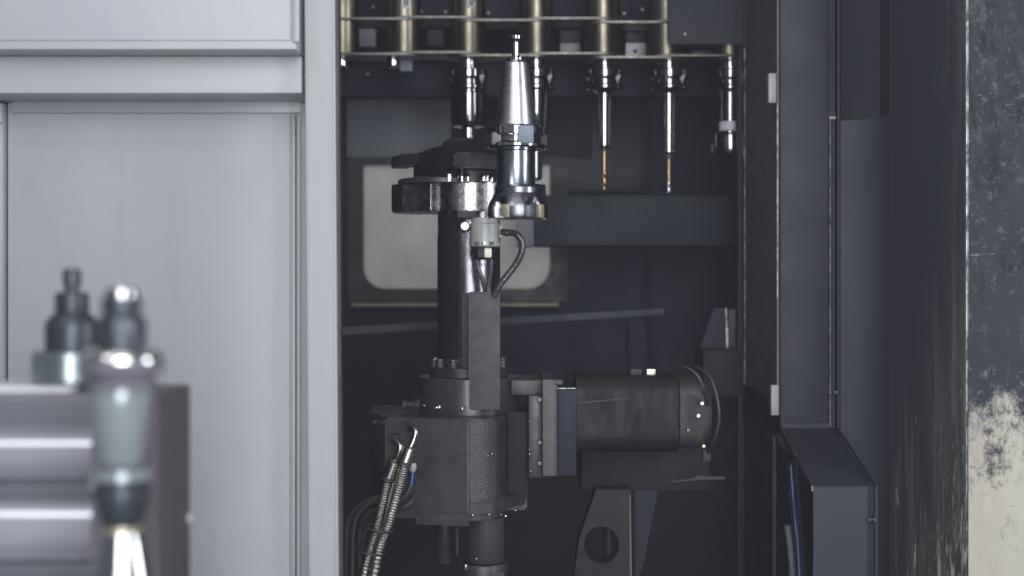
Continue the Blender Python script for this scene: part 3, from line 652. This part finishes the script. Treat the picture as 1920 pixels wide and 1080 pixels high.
# collar
rcol = L(94, Yk); zc1, zc0 = Z(705, Yk), Z(771, Yk)
bm = B(); lathe(bm, Cx, Yk, [(0, zc0), (rcol, zc0), (rcol, zc1 - .002), (rcol - .002, zc1), (0, zc1)], 80); obj('collar', bm, 'collar_black', tc_)
for ang in (-152, -125, -94, -57):
    a = math.radians(ang); n_ = Vector((math.cos(a), math.sin(a), 0)); c = Vector((Cx, Yk, Z(757, Yk))) + n_ * (rcol - .003)
    bm = B(); axis_cyl(bm, c, c + n_, [(0, 0), (.0055, 0), (.0055, .0042), (.0045, .005), (.0022, .005), (.0022, .003), (0, .003)], 16); obj('set_screw', bm, 'chrome', tc_)
c = Vector((Cx - rcol, Yk - .02, Z(757, Yk))); bm = B(); axis_cyl(bm, c + Vector((.004, 0, 0)), c - Vector((1, 0, 0)), [(0, 0), (.010, 0), (.010, .008), (.006, .009), (.006, .022), (.009, .023), (.009, .030), (0, .031)], 14); obj('grease_fitting', bm, 'plate_grey', tc_)
# bracket in front of the column carrying the sensor
bm = B(); pxbox(bm, 866, 934, 549, 706, .138, .006, .001); obj('bracket_back', bm, 'black_paint', tc_)
bm = B(); pxbox(bm, 881, 938, 547, 769, .100, .008, .0015); obj('bracket_plate', bm, 'bracket_grey', tc_)
bm = B(); pxbox(bm, 879.6, 881.2, 548, 768, .0985, .004); obj('bracket_edge', bm, 'grey_cast', tc_)
bm = B(); box(bm, X(930, .108), X(938, .108), .108, .138, Z(700, .108), Z(547, .108), .001); obj('bracket_web', bm, 'black_paint', tc_)
# gearbox
zg1, zg0 = zc0 - .0005, Z(968, .1)
def gp(px, Y): return (X(px, Y), Y)
poly = [gp(692, .17), gp(723, .085), gp(879, .052), gp(905, .056), gp(926, .066), gp(940, .084), gp(948, .115), gp(952, .16), gp(988, .165), gp(988, .34), gp(700, .34)]
bm = B(); prism_xy(bm, poly, zg0, zg1, .003); obj('gearbox_case', bm, 'cast_oily', tc_, ang=12)
bm = B()   # wet cast face right of the corner
prism_xy(bm, [gp(880, .0515), gp(905, .0553), gp(926, .0652), gp(941, .083), gp(949, .114), gp(946, .13), gp(880, .075)], Z(938, .05), zg1 - .004, .001); obj('gearbox_nose', bm, 'cast_wet', tc_, ang=40)
bm = B(); prism_xy(bm, [gp(880, .046), gp(924, .056), gp(948, .09), gp(960, .13), gp(985, .16), gp(985, .2), gp(880, .2)], Z(966, .05), Z(942, .05), .002); obj('gearbox_lip', bm, 'cast_oily', tc_)
bm = B(); prism_xy(bm, [gp(780, .065), gp(880, .045), gp(880, .12), gp(780, .12)], zg0 - .008, zg0 + .012, .002); obj('gearbox_foot', bm, 'cast_oily', tc_)
for px, py in ((701, 792), (716, 793)):
    c = P(px, py, .13 if px < 710 else .10); n_ = Vector((-.85, -.5, 0)); bm = B(); axis_cyl(bm, c + n_ * -.004, c + n_, [(0, 0), (.004, 0), (.004, .008), (0, .008)], 10); obj('set_screw', bm, 'link_steel', tc_)
# lower shafts
for (px, r, a, b, Y_, mt) in ((910, 36, 968, 1052, .14, 'grey_shaft'), (834, 16, 968, 1056, .18, 'black_steel'), (857, 3, 970, 1042, .12, 'plate_grey')):
    bm = B(); plathe(bm, px, Y_, [(0, a), (r, a), (r, b - 3), (r - 2, b), (0, b)], 40); obj('lower_shaft', bm, mt, tc_)
bm = B(); plathe(bm, 905, .16, [(0, 1052), (46, 1052), (48, 1055), (48, 1072), (0, 1072)], 40); obj('lower_flange', bm, 'black_steel', tc_)
bm = B(); pxbox(bm, 910, 946, 1073, 1120, .12, .04, .002); obj('lower_block', bm, 'plate_grey', tc_)
bm = B(); plathe(bm, 873, .12, [(0, 1058), (5, 1058), (6, 1066), (3, 1072), (0, 1072)], 14); obj('drain_nipple', bm, 'fitting_steel', tc_)
bm = B(); rs = random.Random(11)
for k in range(70):
    t = bmesh.new(); px_ = rs.uniform(726, 876); f_ = (px_ - 723) / 156; y_ = .085 + (.052 - .085) * f_
    bmesh.ops.create_uvsphere(t, u_segments=6, v_segments=4, radius=rs.choice((.0005, .0007, .0010))); merge(bm, t, Matrix.Translation((X(px_, y_), y_ - .0002, rs.uniform(zg0 + .01, zg1 - .005))))
o = obj('oil_specks', bm, 'wet_hose', tc_); o['kind'] = 'stuff'
# motor
bm = B(); pxbox(bm, 991, 1017, 742, 896, .12, .2, .002); obj('adapter_block', bm, 'black_steel', tc_)
bm = B(); pxbox(bm, 952, 990, 772, 935, .150, .1, .003); obj('gearbox_shade_block', bm, 'pit_black', tc_)  # black block paints the shade on the right of the case
bm = B(); pxbox(bm, 958, 1017, 713, 741, .14, .16, .002); obj('adapter_shelf', bm, 'black_steel', tc_)
bm = B(); pxbox(bm, 1017.5, 1044, 712, 893, .075, .012, .001); mp_ = obj('motor_flange', bm, 'grey_cast', tc_)
bm = B(); pxbox(bm, 1018, 1046, 712, 893, .0875, .2, .002); obj('flange_body', bm, 'black_steel', tc_)
bm = B(); pxbox(bm, 1041, 1055, 713, 721, .07, .02, .001); obj('flange_tab', bm, 'grey_cast', tc_)
bm = B(); pxbox(bm, 1046, 1081, 729, 892, .082, .18, .002); obj('coupling_box', bm, 'deep_navy', tc_)
bm = B(); pxbox(bm, 1042, 1079, 727.5, 729, .079, .03); obj('box_edge', bm, 'edge_steel', tc_)
bm = B(); pxbox(bm, 1043, 1044.6, 728, 892, .072, .003); obj('box_edge', bm, 'plate_grey', tc_)
for py in (749, 829, 868):
    c = P(1012, py, .118); bm = B(); axis_cyl(bm, c, c + Vector((0, -1, 0)), [(0, -.002), (.0045, -.002), (.0045, .005), (.0035, .006), (0, .006)], 12); obj('cap_screw', bm, 'link_steel', tc_)
def rsec(y0_, y1_, z0_, z1_, r, n=8):
    pts = []
    for cy, cz, a0 in ((y1_ - r, z1_ - r, 0), (y0_ + r, z1_ - r, 90), (y0_ + r, z0_ + r, 180), (y1_ - r, z0_ + r, 270)):
        for i in range(n + 1):
            a = math.radians(a0 + 90 * i / n); pts.append((cy + r * math.cos(a), cz + r * math.sin(a)))
    return pts
def xloft(bm, secs):
    t = bmesh.new(); rg = []
    for x, sec in secs: rg.append([t.verts.new((x, y, z)) for y, z in sec])
    n_ = len(rg[0])
    for A_, B_ in zip(rg, rg[1:]):
        for i in range(n_): t.faces.new((A_[i], A_[(i + 1) % n_], B_[(i + 1) % n_], B_[i]))
    t.faces.new(rg[0]); t.faces.new(rg[-1]); merge(bm, t)
Ym = .115; my0, my1 = Ym, Ym + .135
mz1, mz0 = Z(706, Ym), Z(851, Ym)
bm = B(); xloft(bm, [(X(1081, Ym), rsec(my0, my1, mz0, mz1, .03)), (X(1272, Ym), rsec(my0, my1, mz0, mz1, .03)), (X(1276, Ym), rsec(my0 + .003, my1 - .003, mz0 + .003, mz1 - .003, .03))])
mb = obj('motor_body', bm, 'motor_paint', tc_)
bm = B(); xloft(bm, [(X(1276.3, Ym), rsec(my0 + .008, my1 - .008, mz0 + .006, mz1 - .004, .03)), (X(1318, Ym), rsec(my0 + .008, my1 - .008, mz0 + .006, mz1 - .004, .03)), (X(1338, Ym), rsec(my0 + .02, my1 - .02, mz0 + .02, mz1 - .02, .04))])
obj('encoder_cap', bm, 'black_paint', mb)
bm = B(); pxprism(bm, [(1086, 754), (1100, 753), (1180, 746), (1180, 748), (1100, 755.5), (1086, 756)], Ym - .0012, .003); obj('seam', bm, 'plate_grey', mb)
for a, b in ((1182, 1204), (1212, 1230)):
    bm = B(); pxbox(bm, a, b, 692, 707, Ym + .05, .03, .002); obj('connector', bm, 'fitting_steel' if a > 1200 else 'plate_grey', mb)
for px, py, mt in ((1316, 756, 'chrome'), (1309, 779, 'chrome'), (1319, 836, 'insert_gold'), (1290, 806, 'link_steel')):
    c = P(px, py, Ym + .006); bm = B(); axis_cyl(bm, c, c + Vector((0, -1, 0)), [(0, -.004), (.0035, -.004), (.0035, .004), (.0025, .005), (0, .005)], 10); obj('screw', bm, mt, mb)
bm = B(); pxbox(bm, 1318, 1333, 845, 865, Ym + .02, .02, .002); obj('cable_gland', bm, 'plate_grey', mb)
# droplets of coolant clinging to the lip
bm = B()
for (px, py, r, Y_) in ((886, 966, 3, .044), (917, 965, 2.6, .05), (940, 965, 2, .055), (948, 968, 4, .055), (966, 957, 2, .128), (993, 852, 3, .119), (993, 842, 2.2, .119), (993, 790, 1.6, .119), (993, 812, 1.4, .119), (994, 870, 1.4, .119), (995, 884, 1.8, .119), (922, 851, 2.2, .06), (915, 855, 1.8, .06), (893, 1048, 2.4, .10)):
    t = bmesh.new(); bmesh.ops.create_uvsphere(t, u_segments=10, v_segments=7, radius=L(r, Y_)); merge(bm, t, Matrix.Translation(P(px, py, Y_)))
dp = obj('coolant_drops', bm, 'chrome', tc_); dp['kind'] = 'stuff'

# motor cables
bm = B(); tube(bm, spline([P(1248, 712, .16), P(1252, 697, .14), P(1280, 688, .11), P(1304, 700, .10), P(1318, 725, .10), P(1326, 748, .112), P(1328, 758, .13)]), L(3.4, .1), 10)
tag(obj('motor_cable', bm, 'rubber'), 'thin black cable looping over the rear end of the motor, inner loop', 'cable', 'motor cables')
bm = B(); tube(bm, spline([P(1292, 700, .16), P(1304, 688, .13), P(1330, 706, .10), P(1344, 745, .09), P(1348, 785, .09), P(1340, 822, .10), P(1328, 848, .13)]), L(3.4, .1), 10)
tag(obj('motor_cable', bm, 'rubber'), 'thin black cable bowing out past the rear end of the motor, outer loop', 'cable', 'motor cables')
# casting that carries the motor
cs = thing('support_casting', 'dark cast support with a round hole under the motor', 'casting', P(1135, 1100, .22))
bm = B()
Yq2 = .22
outl = [(1118, 918), (1182, 918), (1186, 1130), (1070, 1130), (1086, 1010)]
hole = [(1128 + 33 * math.cos(2 * PI * i / 40), 1022 + 35 * math.sin(2 * PI * i / 40)) for i in range(40)]
t = bmesh.new()
def ray_out(a):
    # point of the outline seen from the hole centre in direction a
    cx, cy = 1128, 1022; dx, dy = math.cos(a), math.sin(a); best = None
    for (x1_, y1_), (x2_, y2_) in zip(outl, outl[1:] + outl[:1]):
        den = dx * (y2_ - y1_) - dy * (x2_ - x1_)
        if abs(den) < 1e-9: continue
        tt = ((x1_ - cx) * (y2_ - y1_) - (y1_ - cy) * (x2_ - x1_)) / den; uu = ((x1_ - cx) * dy - (y1_ - cy) * dx) / den
        if tt > 0 and -1e-6 <= uu <= 1 + 1e-6 and (best is None or tt < best): best = tt
    return (cx + dx * best, cy + dy * best)
angs = sorted(set([2 * PI * i / 60 for i in range(60)] + [math.atan2(y - 1022, x - 1128) % (2 * PI) for x, y in outl]))
A0, B0, A1, B1 = [], [], [], []
for a in angs:
    hx_, hy_ = 1128 + 33 * math.cos(a), 1022 + 35 * math.sin(a); ox, oy = ray_out(a)
    A0.append(t.verts.new(P(hx_, hy_, Yq2))); B0.append(t.verts.new(P(ox, oy, Yq2)))
    A1.append(t.verts.new(P(hx_, hy_, Yq2) + Vector((0, .05, 0)))); B1.append(t.verts.new(P(ox, oy, Yq2) + Vector((0, .05, 0))))
q = len(angs)
for i in range(q):
    j = (i + 1) % q
    t.faces.new((A0[i], A0[j], B0[j], B0[i])); t.faces.new((A1[i], B1[i], B1[j], A1[j])); t.faces.new((A0[i], A1[i], A1[j], A0[j])); t.faces.new((B0[i], B0[j], B1[j], B1[i]))
merge(bm, t)
obj('casting_web', bm, 'cast_dark', cs)
bm = B(); pxprism(bm, [(1179.5, 928), (1182.5, 928), (1185, 1080), (1181, 1080)], Yq2 - .003, .004); obj('worn_edge', bm, 'grey_cast', cs)
bm = B(); pxprism(bm, [(1190, 920), (1234, 920), (1206, 1060), (1190, 1100)], .27, .02, .002); obj('side_rib', bm, 'deep_navy', cs)
bm = B(); plathe(bm, 1142, .30, [(0, 985), (11, 985), (11, 1120), (0, 1120)], 24); obj('rear_pin', bm, 'navy_paint', cs)
bm = B(); pxbox(bm, 1090, 1330, 838, 921, .275, .2, .004); obj('casting_top', bm, 'pit_black', cs)  # black colour stands in for the shade under the motor
bm = B(); pxprism(bm, [(1256, 902), (1272, 901), (1300, 897), (1308, 891), (1316, 893), (1360, 894), (1360, 899), (1312, 900), (1258, 905)], .20, .008, .001); tag(obj('clamp_bar', bm, 'plate_grey'), 'thin dull clamp bar low behind the motor', 'clamp')

# ================================================================== SENSOR, HOSES
sn = thing('probe_sensor', 'pale grey cylindrical sensor mounted on the column under the milling cutter', 'sensor', P(909, 487, .10))
Ys = .105
bm = B(); plathe(bm, 909, Ys, [(0, 409), (24, 409), (25, 411), (25, 418), (27.5, 421), (27.5, 456), (0, 456)], 48); obj('sensor_body', bm, 'sensor_grey', sn)
bm = B(); plathe(bm, 909, Ys, [(0, 456), (29, 456), (29, 461), (27, 463), (0, 463)], 48); obj('sensor_lip', bm, 'sensor_grey', sn)
bm = B(); plathe(bm, 909, Ys, [(0, 463), (17, 463), (18, 466), (18, 483), (15, 487), (0, 487)], 8); obj('sensor_nut', bm, 'fitting_steel', sn, ang=20)
for px in (894, 907, 922):
    bm = B(); pxbox(bm, px - 4, px + 4, 453, 459, Ys - L(29, Ys) - .001, .01, .001); obj('clip', bm, 'black_steel' if px != 907 else 'chrome', sn)
bm = B(); box(bm, X(905, .1), X(915, .1), Ys, .15, Z(425, .1), Z(411, .1), .001); obj('mount', bm, 'plate_grey', sn)
bm = B(); box(bm, X(936, Ys), X(942, Ys), Ys - .008, Ys + .01, Z(446, Ys), Z(424, Ys), .001); obj('cable_port', bm, 'sensor_grey', sn)
ca = thing('sensor_cable', 'black wet cable looping out to the right of the pale sensor', 'cable', P(955, 545, .1))
bm = B(); tube(bm, [P(941, 435, .095), P(950, 436, .09), P(956, 436, .09)], [L(6, .1), L(7, .1), L(6, .1)], 14); obj('connector', bm, 'black_steel', ca)
bm = B(); tube(bm, spline([P(955, 436, .09), P(968, 439, .085), P(978, 452, .085), P(978, 472, .085), P(968, 494, .088), P(950, 518, .09), P(936, 536, .092), P(926, 556, .096)]), L(6.3, .09), 14); obj('cable', bm, 'wet_hose', ca)
for a_, lb in (([(893, 486), (897, 505), (905, 525), (912, 556)], 'thin black lead below the sensor, left of the pair'), ([(921, 486), (921, 510), (917, 530), (915, 556)], 'thin black lead below the sensor, right of the pair')):
    bm = B(); tube(bm, spline([P(x_, y_, .113) for x_, y_ in a_]), L(4.5, .1), 10); tag(obj('sensor_lead', bm, 'wet_hose'), lb, 'cable', 'sensor leads')

def braided(label, path, fit0, fit1, Y0):
    """path px points from the elbow down; fit0..fit1 indexes of the crimp sleeve"""
    h = thing('braided_hose', label, 'hose', P(path[-1][0], path[-1][1], path[-1][2]), 'braided hoses')
    pts = [P(*p_) for p_ in path]
    c = pts[0]; bm = B(); axis_cyl(bm, c + Vector((0, .03, 0)), c + Vector((0, -1, 0)), [(0, 0), (L(11, Y0), 0), (L(11, Y0), .022), (L(7, Y0), .026), (0, .03)], 6); obj('banjo_nut', bm, 'plate_grey', h, ang=20)
    bm = B(); tube(bm, spline(pts[:fit0 + 1], 8), L(5.5, Y0), 14); obj('elbow', bm, 'fitting_steel', h)
    a, b = pts[fit0], pts[fit1]; ln = (b - a).length
    bm = B(); axis_cyl(bm, a, b, [(0, 0), (L(7, Y0), 0), (L(12.5, Y0), ln * .12), (L(12.5, Y0), ln * .95), (L(10, Y0), ln), (0, ln)], 24); obj('crimp_sleeve', bm, 'fitting_steel', h)
    bm = B(); d = (b - a).normalized(); tube(bm, [b - d * .002, b + d * .004], L(12.7, Y0), 20); obj('sleeve_ring', bm, 'rubber', h)
    sp = spline(pts[fit1:], 60); r = [L(9.2, Y0) * (1 + .055 * math.sin(i * 2 * PI / 5.0)) for i in range(len(sp))]
    bm = B(); tube(bm, sp, r, 16); obj('braid', bm, 'braid_steel', h)
    return h
hY = .045
braided('braided steel hose with the lower left elbow on the gearbox', [(741, 826, hY), (750, 836, hY - .008), (747, 850, hY - .008), (741, 862, hY - .006), (728, 897, hY - .004), (716, 950, hY), (704, 1000, hY), (690, 1045, hY), (672, 1130, hY)], 3, 4, hY)
braided('braided steel hose with the upper right elbow on the gearbox', [(771, 798, hY), (779, 808, hY - .01), (776, 824, hY - .012), (770, 838, hY - .014), (759, 868, hY - .016), (746, 920, hY - .012), (729, 980, hY - .01), (711, 1030, hY - .01), (692, 1130, hY - .01)], 3, 4, hY)
bm = B(); tube(bm, spline([P(737, 900, hY + .02), P(722, 960, hY + .02), P(706, 1010, hY + .02), P(690, 1060, hY + .02), P(680, 1130, hY + .02)]), L(7, hY), 12)
tag(obj('grey_hose', bm, 'braid_steel'), 'plain steel hose between and behind the two braided hoses', 'hose')
for i, ((a, b), w_, lb) in enumerate((((708, 990), 29, 'black cable tie round the hoses, upper one'), ((694, 1033), 26, 'black cable tie round the hoses, lower one'))):
    bm = B(); pts = []
    for k in range(41):
        t_ = 2 * PI * k / 40; pts.append(P(a, b, hY + .002) + Vector((L(w_, hY) * math.cos(t_), .028 * math.sin(t_), -L(5, hY) * math.cos(t_))))
    tube(bm, pts, L(2.6, hY), 8); tag(obj('cable_tie', bm, 'rubber'), lb, 'cable tie', 'cable ties')
bh = thing('air_line', 'thin black air line with a blue fitting beside the gearbox hoses', 'air line', P(772, 905, .06))
bm = B(); plathe(bm, 774, .06, [(0, 868), (6, 868), (7, 872), (7, 880), (3, 886), (0, 886)], 16); obj('fitting', bm, 'tag_grey', bh)
bm = B(); tube(bm, [P(774, 886, .06), P(773, 896, .06), P(771, 910, .06)], L(6.5, .06), 14); obj('blue_collet', bm, 'blue_hose', bh)
bm = B(); tube(bm, spline([P(771, 908, .06), P(764, 925, .055), P(745, 943, .06), P(720, 958, .075), P(690, 985, .09), P(675, 1040, .1), P(668, 1130, .1)]), L(4.5, .06), 10); obj('line', bm, 'rubber', bh)
for pts, lb in (([(776, 930, .07), (770, 942, .06), (755, 952, .06), (735, 956, .075), (705, 940, .09), (676, 958, .10), (662, 1000, .10), (660, 1130, .1)], 'black cable in the loop left of the hoses, outermost'),
                ([(760, 915, .09), (730, 925, .09), (700, 935, .09), (672, 950, .10), (654, 975, .11), (650, 1020, .11), (648, 1130, .12)], 'black cable in the loop left of the hoses, highest at the top'),
                ([(750, 960, .08), (715, 955, .08), (690, 965, .09), (676, 1000, .10), (674, 1050, .1), (680, 1130, .1)], 'black cable in the loop left of the hoses, innermost')):
    bm = B(); tube(bm, spline([P(*p_) for p_ in pts]), L(5, .1), 10); tag(obj('cable', bm, 'rubber'), lb, 'cable', 'looped cables')

# ================================================================== FOREGROUND (out of focus)
Yg = -1.02
sb_ = thing('tool_block', 'blurred plum grey steel block in the left foreground', 'block', (X(200, Yg), Yg, ZB))
bm = B(); box(bm, -1.0, X(297, Yg), Yg, Yg + .118, ZB, Z(738, Yg), .003); obj('block_body', bm, 'plum_block', sb_)
bm = B(); box(bm, -1.0, X(130, Yg), Yg + .003, Yg + .09, Z(738, Yg) + .0003, Z(727, Yg), .002); obj('top_strip', bm, 'plastic_white', sb_)
bm = B(); c = P(357, 972, Yg + .112); axis_cyl(bm, c - Vector((.01, 0, 0)), c + Vector((1, 0, 0)), [(0, 0), (L(14, Yg), 0), (L(14, Yg), .008), (L(9, Yg), .0135), (0, .0135)], 16); obj('bolt', bm, 'hinge_white', sb_)
bars = thing('steel_ram', 'blurred shiny silver horizontal steel ram at the lower left edge', 'ram', (X(60, Yg), Yg - .03, ZB))
Yb = Yg - .012
prof = [(742, 0), (798, .002)]
for (c0, c1, d) in ((801, 897, .024), (932, 1048, .024), (1080, 1200, .024)):
    for i in range(17):
        a_ = PI * i / 16; prof.append(((c0 + c1) / 2 - (c1 - c0) / 2 * math.cos(a_), .004 + d * math.sin(a_) ** 0.8))
prof += [(1230, .004), (1300, 0)]
t = bmesh.new(); A_, B_ = [], []
for y_, d_ in prof:
    A_.append(t.verts.new((-1.0, Yb - d_, Z(y_, Yb)))); B_.append(t.verts.new((X(188, Yb), Yb - d_, Z(y_, Yb))))
A_ += [t.verts.new((-1.0, Yb + .010, Z(1300, Yb))), t.verts.new((-1.0, Yb + .010, Z(742, Yb)))]
B_ += [t.verts.new((X(188, Yb), Yb + .010, Z(1300, Yb))), t.verts.new((X(188, Yb), Yb + .010, Z(742, Yb)))]
for i in range(len(A_)):
    j = (i + 1) % len(A_); t.faces.new((A_[i], A_[j], B_[j], B_[i]))
t.faces.new(A_); t.faces.new(B_)
bm = B(); merge(bm, t); obj('ram_body', bm, 'ram_steel', bars, ang=40)
for c0, c1 in ((899, 931), (1050, 1079)):
    bm = B(); box(bm, -.99, X(186, Yb), Yb - .0085, Yb - .0045, Z(c1, Yb), Z(c0, Yb), .001); obj('reflection_strip', bm, 'backing_grey', bars)  # dark strips paint the dark reflection bands along the ram
bm = B(); box(bm, -.99, X(180, Yb), Yb - .0035, Yb - .0005, Z(796, Yb), Z(746, Yb), .001); obj('cover_strip', bm, 'backing_grey', bars)
def holder(px, Y, label, top, s):
    """upright holder: collet on top, flange, taper pointing down; y measured from 'top' in px * s"""
    h = thing('tool_holder', label, 'tool holder', P(px, top + 420 * s, Y), 'blurred tool holders')
    def pl(nm, prof, mt, seg=48): bm = B(); plathe(bm, px, Y, [(r * s, top + y * s) for r, y in prof], seg); return obj(nm, bm, mt, h)
    pl('top_button', [(0, 0), (26, 0), (30, 5), (30, 18), (0, 18)], 'chrome')
    pl('lock_ring', [(0, 18.2), (35, 18.2), (37, 21), (37, 40), (33, 42), (33, 48), (0, 48)], 'dark_holder')
    pl('collet_nut', [(0, 48.2), (36, 48.2), (46, 58), (47, 62), (47, 84), (0, 84)], 'dark_holder', 8)
    pl('collet_body', [(0, 84.2), (44, 84.2), (46, 88), (46, 112), (0, 112)], 'dark_holder')
    pl('flange_top', [(0, 112.2), (50, 112.2), (60, 114), (68, 118.5), (74, 125), (77, 132), (77.5, 136), (0, 136)], 'flange_steel')  # near-white steel paints the light from above on the flange
    pl('flange', [(0, 136.2), (78, 136.2), (78, 156), (70, 160), (60, 162), (60, 170), (66, 174), (66, 186), (0, 188)], 'flange_shade_steel')
    pl('taper', [(0, 188.2), (58, 188.2), (40, 326), (36, 334), (0, 334)], 'pale_steel')
    return h, pl
h, pl = holder(228, -1.20, 'blurred tool holder with a bright white flange, the front one in the foreground', 540, 1.0)
pl('socket_ring', [(0, 334.2), (46, 334.2), (49, 338), (49, 356), (44, 362), (44, 364), (52, 370), (52, 388), (44, 418), (34, 446), (0, 446)], 'dark_holder')
c = P(178, 915, -1.2); bm = B(); t = bmesh.new(); bmesh.ops.create_uvsphere(t, u_segments=16, v_segments=10, radius=L(14, -1.2)); merge(bm, t, Matrix.Translation(c)); obj('detent_ball', bm, 'flange_steel', h)
pl('lower_collar', [(49.2, 337), (54, 340), (54, 357), (49.2, 360)], 'pale_steel')
pl('brass_ring', [(0, 446.2), (36, 446.2), (36, 456), (0, 456)], 'insert_gold')
pl('stand_post', [(0, 456.2), (34, 456.2), (40, 470), (62, 560), (80, 660), (0, 660)], 'chrome')
h2 = thing('tool_holder', 'blurred dark tool holder standing on the block, behind the bright flange', 'tool holder', P(135, 738, -.99), 'blurred tool holders')
for nm, pr, mt in (('top_button', [(0, 504), (13, 504), (17, 508), (17, 534), (14, 536), (14, 548), (0, 548)], 'dark_holder'),
                   ('lock_ring', [(0, 548.2), (28, 548.2), (31, 552), (31, 584), (27, 587), (0, 587)], 'dark_holder'), ('collet_nut', [(0, 587.2), (34, 587.2), (47, 603), (49, 608), (49, 656), (0, 656)], 'dark_holder'),
                   ('flange', [(0, 656.2), (66, 656.2), (72, 661), (72, 712), (66, 718), (60, 738), (0, 738)], 'socket_steel')):
    bm = B(); plathe(bm, 135, -.97, pr, 44); obj(nm, bm, mt, h2)

# ================================================================== HAZE VOLUME added to lift the dark tones
bm = B(); box(bm, -1.75, 1.75, -2.7, 1.7, ZB - 1.1, 1.25)
hz = obj('haze', bm, 'rubber'); hz['kind'] = 'stuff'
m = bpy.data.materials.new('black_lift_haze'); m.use_nodes = True; n = m.node_tree.nodes
n.remove(n['Principled BSDF'])
pv_ = n.new('ShaderNodeVolumePrincipled'); pv_.inputs['Color'].default_value = (0.84, 0.86, 1.0, 1); pv_.inputs['Density'].default_value = 0.0115
m.node_tree.links.new(pv_.outputs[0], n['Material Output'].inputs['Volume'])
hz.data.materials.clear(); hz.data.materials.append(m)
